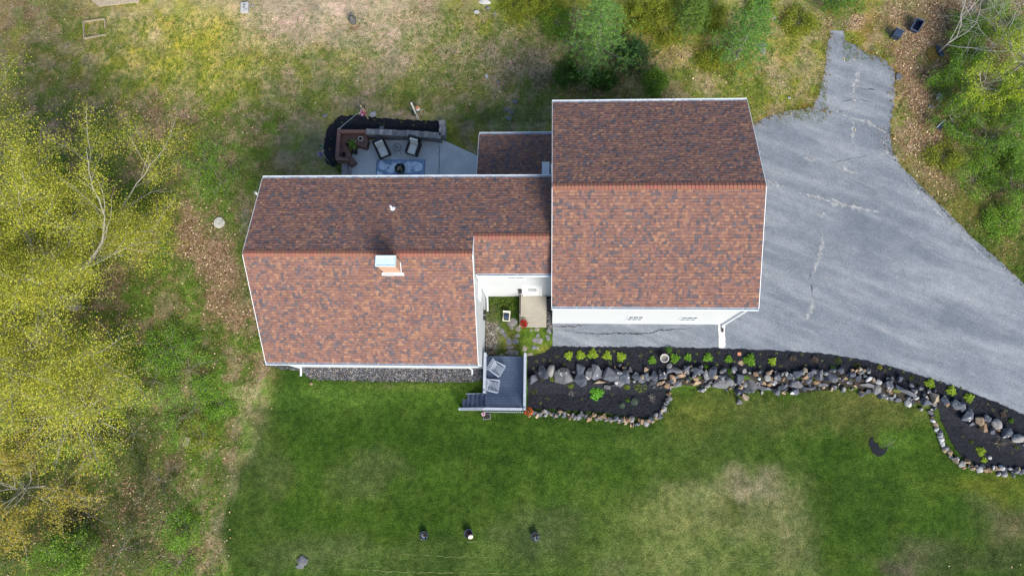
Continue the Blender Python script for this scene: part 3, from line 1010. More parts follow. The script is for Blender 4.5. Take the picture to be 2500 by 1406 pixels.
def hz(y):
    return HZS + (y - HYS) / (HYR - HYS) * (HZR - HZS) if y < HYR else HZR + (y - HYR) / (HYN - HYR) * (HZN - HZR)


gable(w, HX0 + .06, HWX, [(HWY, -0.9), (11.88, -0.9), (11.88, hz(11.88) - .135), (HYR, HZR - .135), (HWY, hz(HWY) - .135)])
w.build('wall', [M['siding']], house)
w = MB()
gable(w, HWX + .002, 0.118, [(CWY, -0.6), (11.875, -0.6), (11.875, hz(11.875) - .14), (CYR, CZR - .14), (CWY, CZS + (CWY - CYS) * (CZR - CZS) / (CYR - CYS) - .14)])
w.build('wall', [M['siding']], house)
w = MB()
gable(w, 0.12, 9.20, [(GWY, -0.6), (15.64, -0.6), (15.64, GZE + .06 - .135), (GYR, GZR - .135), (GWY, GZE + .08 - .135)])
w.build('wall', [M['siding']], house)
w = MB()
gable(w, lx0 + .06, 0.115, [(11.9, -0.6), (LYN - .12, -0.6), (LYN - .12, LZ - .1), (11.9, LZ + .75)])
w.build('wall', [M['siding']], house)


def gutter(x0, x1, y, z, out):
    """open trough along an eave; out = +1 north, -1 south"""
    g = MB()
    yo = y + out * 0.125
    g.box(((x0 + x1) / 2, y + out * 0.006, z - 0.055), (x1 - x0, 0.012, 0.12))
    g.box(((x0 + x1) / 2, yo, z - 0.05), (x1 - x0, 0.014, 0.115))
    g.box(((x0 + x1) / 2, yo - out * 0.012, z + 0.012), (x1 - x0, 0.038, 0.008))
    g.box(((x0 + x1) / 2, (y + yo) / 2, z - 0.10), (x1 - x0, 0.12, 0.01))
    for x in (x0 + .006, x1 - .006):
        g.box((x, (y + yo) / 2, z - 0.05), (0.012, 0.10, 0.09))
    x = x0 + 0.4
    while x < x1 - .2:
        g.box((x, (y + yo) / 2, z + 0.0), (0.02, 0.11, 0.006))
        x += 0.75
    return g.build('gutter', M['gutter'], house)


gutter(GX0 - .02, GX1 + .0, GYS - .004, GZE - .01, -1)
gutter(GX0 - .02, GX1 + .0, GYN + .004, GZE - .01, 1)
gutter(HX0, HX1 + .02, HYS - .004, HZS - .01, -1)
gutter(HX0, 0.10, HYN + .004, HZN - .01, 1)
gutter(HX1 + .1, 0.115, CYS - .004, CZS - .01, -1)
gutter(lx0, 0.115, LYN + .004, LZ - .01, 1)


def rake(x, pts, side):
    r_ = MB()
    for (y0, z0), (y1, z1) in zip(pts[:-1], pts[1:]):
        a_, b_ = Vector((x + side * .012, y0, z0 - .075)), Vector((x + side * .012, y1, z1 - .075))
        r_.bar(a_, b_, 0.022, 0.17)
    return r_.build('rake_board', M['white'], house)


rake(HX1, [(HYS, HZS), (HYR, HZR), (HYR + .9, CZR)], 1)
rake(HX0, [(HYS, HZS), (HYR, HZR), (HYN, HZN)], -1)
rake(GX1, [(GYS, GZE), (GYR, GZR), (GYN, GZE)], 1)
rake(GX0, [(GYS, GZE), (GYR, GZR), (GYN, GZE)], -1)
rake(lx0, [(12.0, LZ + .88), (LYN, LZ)], -1)


def window_s(x0, x1, z0, z1, y, rows=2, cols=2):
    """window in a wall that faces south"""
    f = MB()
    t = 0.05
    f.box(((x0 + x1) / 2, y - .012, z1 - t / 2), (x1 - x0, 0.024, t))
    f.box(((x0 + x1) / 2, y - .025, z0 + .03), (x1 - x0 + .06, 0.05, .05))
    for x in (x0 + t / 2, x1 - t / 2):
        f.box((x, y - .012, (z0 + z1) / 2 - .01), (t, 0.024, z1 - z0 - t - .06))
    for c in range(1, cols):
        f.box((x0 + (x1 - x0) * c / cols, y - .012, (z0 + z1) / 2), (0.025, 0.02, z1 - z0 - 2 * t))
    for r_ in range(1, rows):
        f.box(((x0 + x1) / 2, y - .016, z0 + (z1 - z0) * r_ / rows), (x1 - x0 - 2 * t, 0.024, 0.035))
    o = f.build('window', M['white'], house)
    g = MB()
    g.box(((x0 + x1) / 2, y - .008, (z0 + z1) / 2), (x1 - x0 - 2 * t + .01, .006, z1 - z0 - .1))
    fix(g.build('pane', M['glass_sky'], o))
    return o


for (a_, b_, c_, d_) in ((1531, 1570, 771.5, 782), (1660, 1702, 772.5, 782.5)):
    p, q = PY(a_, d_, GWY), PY(b_, c_, GWY)
    window_s(PY(a_, (c_ + d_) / 2, GWY).x, PY(b_, (c_ + d_) / 2, GWY).x, p.z, q.z, GWY, 2, 3)
p, q = PY(1238, 680, CWY), PY(1280, 671.5, CWY)
window_s(p.x, q.x, p.z, q.z, CWY, 2, 2)
for px in (810, 1085):
    window_s(PY(px - 20, 892, HWY).x, PY(px + 20, 892, HWY).x, 1.9, 3.1, HWY, 2, 2)
# window in the east gable wall
f = MB()
x = HWX
ya, yb = PX(1168, 727, x).y, PX(1168, 684, x).y
za, zb = 3.0, 4.15
for y in (ya + .04, yb - .04):
    f.box((x + .02, y, (za + zb) / 2), (0.06, .08, zb - za))
for z in (za + .04, zb - .04, (za + zb) / 2):
    f.box((x + .018, (ya + yb) / 2, z), (0.055, yb - ya - .16, .06))
o = f.build('window', M['white'], house)
g = MB()
g.box((x + .006, (ya + yb) / 2, (za + zb) / 2), (.008, yb - ya - .14, zb - za - .12))
fix(g.build('pane', M['glass'], o))
# front door with its light
p, q = PY(1278, 723.5, CWY), PY(1323, 700, CWY)
x0, x1, z0, z1 = p.x, q.x, p.z, q.z
z0 = 0.5
z1 = 2.72
f = MB()
for x in (x0 + .05, x1 - .05):
    f.box((x, CWY - .03, (z0 + z1) / 2), (.1, .08, z1 - z0))
f.box(((x0 + x1) / 2, CWY - .03, z1 + .05), (x1 - x0 + .04, .085, .1))
f.box(((x0 + x1) / 2, CWY - .02, z0 + (z1 - z0) * .24), (x1 - x0 - .2, .05, (z1 - z0) * .48))
f.box(((x0 + x1) / 2, CWY - .02, z1 - .09), (x1 - x0 - .2, .05, .17))
for x in (x0 + .2, x1 - .2):
    f.box((x, CWY - .02, z0 + (z1 - z0) * .7), (.2, .05, (z1 - z0) * .44))
f.box(((x0 + x1) / 2, CWY - .055, z0 + .30), (x1 - x0 - .42, .03, .36))
o = f.build('door', M['white'], house)
g = MB()
g.box(((x0 + x1) / 2, CWY - .012, z0 + (z1 - z0) * .7), (x1 - x0 - .58, .01, (z1 - z0) * .46))
for k in range(5):
    g.box(((x0 + x1) / 2, CWY - .02, z0 + (z1 - z0) * (.52 + .08 * k)), (x1 - x0 - .6, .012, .03), m=1)
fix(g.build('pane', [M['glass'], M['white']], o))
g = MB()
g.tube((x0 + .17, CWY - .06, z0 + .95), (x0 + .17, CWY - .11, z0 + .95), .03)
g.lathe((x0 + .17, CWY - .14, z0 + .95), [(.01, -.03), (.035, 0), (.01, .03)], 10)
fix(g.build('handle', M['metal'], o))
g = MB()
p = PY(1269.5, 706, CWY)
g.box((p.x, CWY - .03, p.z), (.14, .05, .22))
g.box((p.x, CWY - .13, p.z - .02), (.16, .16, .26), top=.7)
g.box((p.x, CWY - .13, p.z + .13), (.20, .2, .03), top=.5)
g.build('wall_lamp', M['black'], house)
# chimney
pw, pe = PY(940, 668, 7.0), PY(980, 668, 7.0)
cz = hz(7.0)
cxw, cxe, cy0, cy1 = pw.x, pe.x, 6.98, 7.52
cxw = P(939, 670, cz).x
cxe = P(981, 671, cz).x
cy0 = P(960, 668, hz(6.95)).y
cy1 = cy0 + 0.44
ct = 8.55
g = MB()
g.box(((cxw + cxe) / 2, (cy0 + cy1) / 2, (cz - .7 + ct) / 2), (cxe - cxw, cy1 - cy0, ct - cz + .7))
g.box(((cxw + cxe) / 2, (cy0 + cy1) / 2, ct - .10), (cxe - cxw + .06, cy1 - cy0 + .06, .12))
ch = g.build('chimney', M['chimney'], house)
g = MB()
xa, xb, ya, yb = cxw - .045, cxe + .045, cy0 - .045, cy1 + .0
g.box(((xa + xb) / 2, (ya + yb) / 2, ct + .045), (xb - xa, yb - ya, .09))
g.box(((xa + xb) / 2, ya + .02, ct + .10), (xb - xa, .04, .03))
g.box(((xa + xb) / 2, yb - .02, ct + .10), (xb - xa, .04, .03))
for x in (xa + .02, xb - .02):
    g.box((x, (ya + yb) / 2, ct + .10), (.04, yb - ya - .08, .03))
fix(g.build('cap', M['cap'], ch))
g = MB()
g.bar((cxw - .1, cy0 - .012, hz(cy0) + .07), (cxe + .1, cy0 - .012, hz(cy0) + .07), .02, .12)
for x in (cxw - .012, cxe + .012):
    g.bar((x, cy0, hz(cy0) + .05), (x, cy1, hz(cy1) + .05), .02, .12)
g.bar((cxw - .12, cy0 - .07, hz(cy0 - .07) + .035), (cxe + .12, cy0 - .07, hz(cy0 - .07) + .035), .10, .012)
fix(g.build('flashing', M['gutter'], ch))
# plumbing vent on the north slope
q = None
for k in range(400):
    y = HYR + k * .01
    t = PY(958.5, 511, y)
    if t.z < hz(y):
        q = t
        break
g = MB()
g.tube((q.x, q.y, q.z - .1), (q.x, q.y, q.z + .55), .05, .05, 12)
g.tube((q.x, q.y, q.z + .553), (q.x, q.y, q.z + .556), .036, .036, 12, m=1)
g.lathe((q.x, q.y, q.z - .02), [(.16, -.05), (.15, .02), (.06, .1)], 14, 2)
g.build('vent_pipe', [M['white'], M['black'], M['gutter']], house)
# tall white pipe on the west gable
p = PX(623, 470, HX0 - .10)
g = MB()
g.tube((p.x, p.y, 0.0), (p.x, p.y, p.z), .05, .05, 12)
g.tube((p.x, p.y, p.z + .002), (p.x, p.y, p.z + .005), .034, .034, 12, m=1)
for z in (1.5, 3.5, 5.2):
    g.box((p.x + .05, p.y, z), (.10, .16, .03))
g.build('vent_pipe', [M['white'], M['black']], house)
# white metal housing on the low back roof, and the pipe elbow beside it
zt = 4.7
a_, b_ = P(1323.5, 396, zt), P(1341, 427, zt)
g = MB()
g.box(((a_.x + b_.x) / 2, (a_.y + b_.y) / 2 - .1, (zt + 3.3) / 2), (b_.x - a_.x, a_.y - b_.y + .2, zt - 3.3))
g.box(((a_.x + b_.x) / 2, a_.y - .02, zt + .006), (b_.x - a_.x + .03, .05, .02))
for x in (a_.x + .02, b_.x - .02):
    g.box((x, (a_.y + b_.y) / 2 - .1, zt + .006), (.05, a_.y - b_.y + .1, .02))
g.build('vent_housing', M['gutter'], house)
g = MB()
p0 = P(1345.5, 400, 5.2)
g.tube((0.06, p0.y, 5.1), (0.06, p0.y - .55, 5.25), .05, .05, 10)
g.tube((0.06, p0.y, 5.15), (0.06, p0.y, 3.6), .05, .05, 10)
g.build('downspout', M['white'], house)


def downspout(pts, foot=None):
    g_ = MB()
    for a0, b0 in zip(pts[:-1], pts[1:]):
        g_.bar(a0, b0, .085, .085)
    if foot:
        g_.bar(foot[0], foot[1], .09, .09, 1)
    return g_.build('downspout', [M['gutter'], M['black']], house)


downspout([(9.30, GYS - .07, GZE - .12), (9.30, GWY - .06, GZE - .45), (9.30, GWY - .06, 0.10), (9.30, GWY - .22, .06)], ((9.30, GWY - .10, .07), (9.30, GWY - .42, .06)))
dx = PY(741, 897, HWY).x
downspout([(dx - .45, HYS - .07, HZS - .1), (dx, HWY - .05, HZS - .5), (dx, HWY - .05, .1), (dx + .02, HWY - .5, .07)])
dx = PY(1150, 897, HWY).x
downspout([(dx - .35, HYS - .07, HZS - .1), (dx - .05, HWY - .06, HZS - .4), (dx, HWY - .05, 0.1), (dx, HWY - .3, .02)])
downspout([(HWX + .25, CYS - .07, CZS - .1), (HWX + .10, CWY - .07, CZS - .5), (HWX + .10, CWY - .07, .15), (HWX + .13, CWY - .85, .10)])
for k in range(2):      # overhead doors towards the drive
    g = MB()
    yc = 8.6 + 4.3 * k
    for r_ in range(4):
        g.box((9.215, yc, .32 + .62 * r_), (.03, 2.7, .6))
    for y in (yc - 1.42, yc + 1.42):
        g.box((9.225, y, 1.3), (.05, .12, 2.6))
    g.box((9.225, yc, 2.62), (.05, 2.96, .14))
    g.build('garage_door', M['white'], house)
for x, z in ((PX(1183, 782, HWX).x, 1.5), ):
    g = MB()
    for py in (762, 776):
        q = P(1185, py, 1.2)
        g.box((HWX + .06, q.y, 1.2), (.12, .2, .3))
        g.tube((HWX + .05, q.y, .2), (HWX + .05, q.y, 1.1), .025, .025, 8)
    g.build('electric_meter', M['black'], house)

# ------------------------------------------------------------------ things by the front of the house
def leafmesh(name, cen, size, pal, mat, parent=None, world=True, tilt=0.7, aspect=0.6, dirs=None, extra=None):
    """many small leaves; cen Nx3, size N, pal list of colours"""
    rs = np.random.RandomState(abs(hash(name + str(len(cen)))) % 99991 if False else len(cen) % 9973 + len(name))
    cen = np.asarray(cen, float)
    N = len(cen)
    size = np.broadcast_to(np.asarray(size, float), (N,)).copy()
    n = rs.normal(size=(N, 3)) * tilt
    n[:, 2] = np.abs(n[:, 2]) + 0.6
    n /= np.linalg.norm(n, axis=1)[:, None]
    if dirs is None:
        t = rs.normal(size=(N, 3))
    else:
        t = np.asarray(dirs, float)
    t = t - n * (t * n).sum(1)[:, None]
    t /= (np.linalg.norm(t, axis=1)[:, None] + 1e-9)
    b = np.cross(n, t)
    s = size[:, None]
    v = np.stack([cen - t * s, cen + b * s * aspect - t * s * .15, cen + t * s, cen - b * s * aspect - t * s * .15], 1)
    if parent is not None and world:
        v = v - np.array(parent.get('org', (0, 0, 0)))
    me = bpy.data.meshes.new(name)
    me.vertices.add(4 * N)
    me.vertices.foreach_set('co', v.reshape(-1).astype(np.float32))
    me.loops.add(4 * N)
    me.loops.foreach_set('vertex_index', np.arange(4 * N, dtype=np.int32))
    me.polygons.add(N)
    me.polygons.foreach_set('loop_start', np.arange(0, 4 * N, 4, dtype=np.int32))
    me.update(calc_edges=True)
    c = np.array(pal)[rs.randint(0, len(pal), N)] * rs.uniform(.75, 1.25, (N, 1))
    at = me.attributes.new('fcol', 'FLOAT_COLOR', 'FACE')
    at.data.foreach_set('color', np.concatenate([c, np.ones((N, 1))], 1).reshape(-1).astype(np.float32))
    me.materials.append(mat)
    o = bpy.data.objects.new(name, me)
    col.objects.link(o)
    if parent is not None:
        o.parent = parent
    return o


# deck with steps
DZ = 0.55
dk = thing('deck', 'blue grey board deck with pale railings and steps down to the lawn', 'deck', tuple(P(1236, 938, 0)))
A_, B_ = P(1187, 869, DZ), P(1283, 1001, DZ)
dx0, dx1, dy1, dy0 = A_.x, B_.x, A_.y, B_.y
g = MB()
y = dy1
while y > dy0 + .01:
    w_ = min(.138, y - dy0)
    g.box(((dx0 + dx1) / 2, y - w_ / 2, DZ - .015), (dx1 - dx0, w_ - .006, .03))
    y -= .142
g.box(((dx0 + dx1) / 2, (dy0 + dy1) / 2, DZ - .10), (dx1 - dx0 - .04, dy1 - dy0 - .04, .13), m=1)
g.build('deck_boards', [M['deck'], M['seam']], dk)
for x in (dx0 + .1, (dx0 + dx1) / 2, dx1 - .1):
    for y in (dy0 + .1, dy1 - .3):
        g = MB()
        g.box((x, y, (-.6 + DZ - .17) / 2), (.14, .14, DZ - .17 + .6))
        g.build('post', M['grey_rail'], dk)


def railing(a0, b0, za, zb, up=0.95, out=None, posts=True):
    """cap, bottom rail, balusters and end posts between two points at floor heights za, zb"""
    a0, b0 = Vector(a0), Vector(b0)
    g_ = MB()
    d_ = (b0 - a0)
    L_ = d_.length
    n_ = int(L_ / .115)
    ta, tb = Vector((a0.x, a0.y, za + up)), Vector((b0.x, b0.y, zb + up))
    g_.bar(ta, tb, .13, .035)
    g_.bar(ta - Vector((0, 0, .05)), tb - Vector((0, 0, .05)), .04, .07)
    g_.bar(Vector((a0.x, a0.y, za + .10)), Vector((b0.x, b0.y, zb + .10)), .04, .07)
    o_ = out or Vector((0, 0, 0))
    for k_ in range(1, n_):
        p_ = a0.lerp(b0, k_ / n_) + o_
        z_ = za + (zb - za) * k_ / n_
        g_.box((p_.x, p_.y, z_ + up / 2), (.034, .034, up - .08))
    r_ = g_.build('railing', M['grey_rail'], dk)
    if posts:
        for p_, z_ in ((a0, za), (b0, zb)):
            g_ = MB()
            g_.box((p_.x, p_.y, z_ + up / 2 + .02), (.10, .10, up + .1))
            g_.box((p_.x, p_.y, z_ + up + .085), (.13, .13, .03), top=.6)
            k_ = g_.build('post', M['grey_rail'], r_)
            k_.data.transform(Matrix.Translation(-Vector(dk['org'])))
    return r_


ysp = P(1185, 958, DZ).y
railing((dx0 + .02, dy1 + .03, 0), (dx0 + .02, ysp, 0), DZ, DZ)
railing((dx1 - .02, dy1 + .03, 0), (dx1 - .02, dy0 + .04, 0), DZ, DZ, out=Vector((.04, 0, 0)))
railing((dx0 + .02, dy0 + .02, 0), (dx1 - .14, dy0 + .02, 0), DZ, DZ, out=Vector((0, -.05, 0)), posts=False)
sx0 = P(1128, 980, 0.0).x
railing((sx0 - .05, dy0 + .02, 0), (dx0 + .02, dy0 + .02, 0), -.42, DZ, out=Vector((0, -.05, 0)))
n = 5
for k in range(n):
    g = MB()
    xr = dx0 - (dx0 - sx0) * (k + .5) / n
    wd_ = (dx0 - sx0) / n
    z = DZ - (DZ + .5) * (k + 1) / (n + 1)
    g.box((xr, (ysp + dy0) / 2, z - .015), (wd_ + .03, ysp - dy0 - .06, .03))
    g.box((xr + wd_ / 2 - .01, (ysp + dy0) / 2, z + .08), (.02, ysp - dy0 - .08, .15))
    g.build('step', M['deck'], dk)
for y in (ysp - .04, dy0 + .08):
    g = MB()
    g.bar((sx0 - .02, y, -.40), (dx0, y, DZ - .22), .04, .24)
    g.build('stair_stringer', M['grey_rail'], dk)
g = MB()
for x0_, x1_ in ((dx0, dx1),):
    x = x0_
    while x < x1_:
        g.box((x, dy0 - .10, .0), (.06, .02, .95))
        x += .11
g.build('skirt', M['grey_rail'], dk)

# two deck chairs with fanned backs: built once
def make_adirondack():
    t = thing('adirondack_chair', 'x', 'chair', (0, 0, 0), local=True)
    g_ = MB()
    for k_ in range(6):
        x_ = -.18 + .095 * k_
        g_.box((x_, 0, .36 + .028 * k_ - .05), (.055, .50, .022), ry=-.28)
    g_.build('seat', M['chair'], t, False)
    g_ = MB()
    for k_ in range(7):
        a_ = (k_ - 3) * .075
        base = Vector((-.20, (k_ - 3) * .066, .28))
        top_ = Vector((-.56, (k_ - 3) * .066 + math.sin(a_) * .85, .98 - abs(k_ - 3) ** 2 * .014))
        g_.bar(base, top_, .044, .02)
    g_.bar((-.34, -.30, .56), (-.34, .30, .56), .05, .03)
    g_.build('backrest', M['chair'], t, False)
    for s in (-1, 1):
        g_ = MB()
        pr = [(-.40, .31), (-.40, .35), (-.15, .385), (.15, .41), (.30, .42), (.36, .39), (.34, .33), (.2, .32), (-.1, .32)]
        g_.prism([(x_, s * y_) for x_, y_ in pr], .55, .58)
        g_.build('armrest', M['chair'], t, False)
        g_ = MB()
        g_.bar((.30, s * .31, 0), (.30, s * .31, .55), .09, .035)
        g_.build('leg', M['chair'], t, False)
        g_ = MB()
        g_.bar((.34, s * .27, .38), (-.50, s * .27, .06), .03, .13)
        g_.bar((-.38, s * .30, .0), (-.38, s * .30, .55), .05, .03)
        g_.build('leg', M['chair'], t, False)
    g_ = MB()
    g_.box((.345, 0, .36), (.025, .58, .14), ry=.15)
    g_.build('front_rail', M['chair'], t, False)
    return t


ad = make_adirondack()
ad['label'] = 'pale grey adirondack chair on the deck, nearer the house and turned a little away'
ad['group'] = 'adirondack chairs on the deck'
p = P(1216, 902, DZ)
ad.scale = (.86, .86, .86)
ad.location = p
ad.rotation_euler = (0, 0, math.radians(-31))
p = P(1206, 943, DZ)
dup(ad, p, math.radians(-9), 'pale grey adirondack chair on the deck, beside the steps and square to the railing')

# hanging flowers on the deck
def flower_ball(name, label, cat, c, r, pal, nf=120, green=0.3, hook=True, group=None, hang=None):
    t = thing(name, label, cat, tuple(c), 0, group)
    g_ = MB()
    g_.lathe(Vector(c) - Vector((0, 0, r * .9)), [(r * .35, -.02), (r * .62, r * .5), (r * .66, r * .55)], 12)
    g_.build('pot', M['black'], t)
    cs, gs = [], []
    for k_ in range(nf):
        a_, e_ = U(0, 6.28), U(-.15, 1.5)
        q_ = r * U(.75, 1.05)
        pt = (c[0] + q_ * math.cos(a_) * math.cos(e_), c[1] + q_ * math.sin(a_) * math.cos(e_), c[2] + q_ * math.sin(e_) * .8)
        (gs if rnd.random() < green else cs).append(pt)
    leafmesh('flowers', cs, [U(.03, .055) for _ in cs], pal, M['leaf'], t, tilt=1.0, aspect=.9)
    leafmesh('foliage', gs, [U(.05, .09) for _ in gs], [(.05, .12, .02), (.03, .08, .015), (.09, .15, .03)], M['leaf'], t, tilt=.8)
    if hang:
        g_ = MB()
        g_.tube(Vector(c) + Vector((0, 0, r * .3)), hang, .008, .008, 6)
        g_.build('hanger', M['black'], t)
    return t


c = P(1291, 1004, 1.15)
flower_ball('flower_basket', 'orange red flower basket hanging off the deck corner post', 'flower basket', c, .22, [(.55, .12, .03), (.62, .18, .06), (.5, .05, .03)], 170, .25, hang=Vector((dx1, dy0 + .04, 1.55)))
c = P(1180, 1010, .9)
flower_ball('flower_basket', 'small pale pink flower ball hanging outside the stair railing', 'flower basket', c, .10, [(.7, .45, .55), (.75, .55, .62)], 60, .1, hang=Vector((c.x, c.y + .1, 1.4)))
g = MB()
q = P(1189, 1017)
g.box((q.x, q.y, -.42), (.42, .3, .1), rz=.1)
g.box((q.x, q.y, -.365), (.34, .22, .02), rz=.1, m=1)
tag(g.build('planter', [M['flat_stone'], M['soil']]), 'low cement trough planter on the grass under the stair railing', 'planter')

# concrete stoop in front of the door
sp = thing('stoop', 'tan concrete front stoop with two steps and an iron railing', 'stoop', tuple(P(1300, 760, 0)))
a_ = P(1268, 725, .48)
b_ = P(1334, 772, .48)
ys1, ys2 = P(1300, 785, .32).y, P(1300, 798, .16).y
g = MB()
g.box(((a_.x + b_.x) / 2, (CWY + b_.y) / 2 - .01, .19), (b_.x - a_.x, CWY - b_.y - .02, .58))
g.build('landing', M['stoop'], sp, bevel=.012)
for y0_, y1_, z in ((b_.y, ys1, .32), (ys1, ys2, .16)):
    g = MB()
    g.box(((a_.x + b_.x) / 2, (y0_ + y1_) / 2, z / 2 - .05), (b_.x - a_.x - .004, y0_ - y1_ - .004, z + .1))
    g.build('step', M['stoop'], sp, bevel=.012)
g = MB()
xr = a_.x + .07
ends = (CWY - .08, b_.y + .05, ys1 + .02)
for y in ends[:2]:
    g.bar((xr, y, .48), (xr, y, 1.4), .035, .035)
    g.lathe((xr, y, 1.42), [(.02, -.03), (.045, 0), (.02, .04)], 8)
for z in (.62, 1.0, 1.36):
    g.bar((xr, ends[0], z), (xr, ends[1], z), .03, .025)
y = ends[0] - .13
while y > ends[1]:
    g.tube((xr, y, .62), (xr, y, 1.36), .008, .008, 6)
    y -= .13
g.bar((xr, ends[1], 1.36), (xr, ys2 + .1, .98), .03, .025)
g.bar((xr, ys2 + .1, .16), (xr, ys2 + .1, .98), .035, .035)
g.build('railing', M['black'], sp)

# red geraniums on the stoop
def potted(name, label, c, r, h, potmat, pal, nl, spread, lh, leaf=.06, tilt=.9, aspect=.6, group=None, extra=None, green=.35):
    t = thing(name, label, 'potted plant', tuple(c), 0, group)
    g_ = MB()
    g_.lathe(c, [(r * .72, 0), (r, h * .88), (r * 1.08, h * .88), (r * 1.08, h), (r * .9, h), (r * .88, h * .86)], 18, ms=[0, 0, 0, 0, 0, 1])
    g_.build('pot', [potmat, M['soil']], t)
    if nl:
        pts = []
        for k_ in range(nl):
            a_, q_ = U(0, 6.28), spread * math.sqrt(U(.02, 1))
            pts.append((c[0] + q_ * math.cos(a_), c[1] + q_ * math.sin(a_), c[2] + h + lh * (1 - .6 * (q_ / spread) ** 2) * U(.6, 1)))
        gl = [p_ for p_ in pts if rnd.random() < green] if extra else pts
        leafmesh('foliage', gl or pts[:3], [leaf * U(.7, 1.2) for _ in (gl or pts[:3])], pal, M['leaf'], t, tilt=tilt, aspect=aspect)
        if extra:
            fl = [(p_[0], p_[1], p_[2] + .03) for p_ in pts if p_ not in gl]
            leafmesh('flowers', fl, [.035 * U(.8, 1.3) for _ in fl], extra, M['leaf'], t, tilt=1, aspect=.9)
    return t


potted('flower_pot', 'pot of red geraniums on the lower step of the tan stoop', P(1279, 792, .16), .15, .24, M['terracotta'], [(.03, .08, .015), (.05, .11, .02)], 170, .24, .2, .05, extra=[(.5, .03, .025), (.6, .07, .05), (.4, .02, .02)])

# hose reel
t = thing('hose_reel', 'beige hose reel cart with a dark drum beside the stoop', 'hose reel', tuple(P(1237, 774)), math.radians(-4), local=True)
g = MB()
for s in (-1, 1):
    g.box((s * .17, 0, .22), (.05, .5, .06))
    g.box((s * .17, -.2, .1), (.05, .05, .2))
    g.box((s * .17, .2, .1), (.05, .05, .2))
g.box((0, .24, .3), (.40, .10, .20))
g.box((0, -.24, .2), (.38, .04, .06))
g.build('frame', M['beige'], t, False, bevel=.01)
g = MB()
for k in range(9):
    g.tube((-.12 + .03 * k, 0, .25), (-.095 + .03 * k, 0, .25), .17 + .004 * (k % 2), None, 20)
g.build('drum', M['bin'], t, False)
g = MB()
g.tube((.20, 0, .25), (.28, 0, .25), .015)
g.tube((.27, 0, .25), (.27, .12, .25), .015)
g.build('crank', M['black'], t, False)
t['label'] = 'beige hose reel cart with a dark drum beside the stoop'

# ------------------------------------------------------------------ stones
def rockmesh(seed, flat=0.6, pts=16, sharp=True):
    r = random.Random(seed)
    bm = bmesh.new()
    for k_ in range(pts):
        v = Vector((r.gauss(0, 1), r.gauss(0, 1), r.gauss(0, 1))).normalized()
        v *= r.uniform(.85, 1.1)
        bm.verts.new((v.x * .5, v.y * .5, v.z * .5 * flat))
    bmesh.ops.convex_hull(bm, input=bm.verts[:])
    bmesh.ops.delete(bm, geom=[v for v in bm.verts if not v.link_faces], context='VERTS')
    bmesh.ops.bevel(bm, geom=bm.edges[:], offset=.014, segments=1, affect='EDGES', clamp_overlap=True)
    if not sharp:
        bmesh.ops.subdivide_edges(bm, edges=bm.edges[:], cuts=1, use_grid_fill=True)
        for k_ in range(3):
            bmesh.ops.smooth_vert(bm, verts=bm.verts[:], factor=.5, use_axis_x=True, use_axis_y=True, use_axis_z=True)
    me_ = bpy.data.meshes.new('rock')
    bm.to_mesh(me_)
    bm.free()
    if not sharp:
        me_.polygons.foreach_set('use_smooth', [True] * len(me_.polygons))
    return me_


SHARP = [rockmesh(k, rnd.uniform(.55, .85), rnd.randint(8, 13)) for k in range(18)]
ROUND = [rockmesh(50 + k, .7, 22, False) for k in range(6)]
FLAT = [rockmesh(90 + k, .28, 16) for k in range(6)]
_variants = {}


def withmat(me_, mat):
    key = (me_.name, mat.name)
    if key not in _variants:
        m2 = me_.copy()
        m2.materials.clear()
        m2.materials.append(mat)
        _variants[key] = m2
    return _variants[key]


def stone(name, me_, mat, c, sx, sy, sz, rz, parent=None, tilt=0.2):
    o = bpy.data.objects.new(name, withmat(me_, mat))
    col.objects.link(o)
    c = Vector(c)
    if parent:
        o.parent = parent
        c = c - Vector(parent['org'])
    o.location = c
    o.scale = (sx, sy, sz)
    o.rotation_euler = (U(-tilt, tilt), U(-tilt, tilt), rz)
    return o


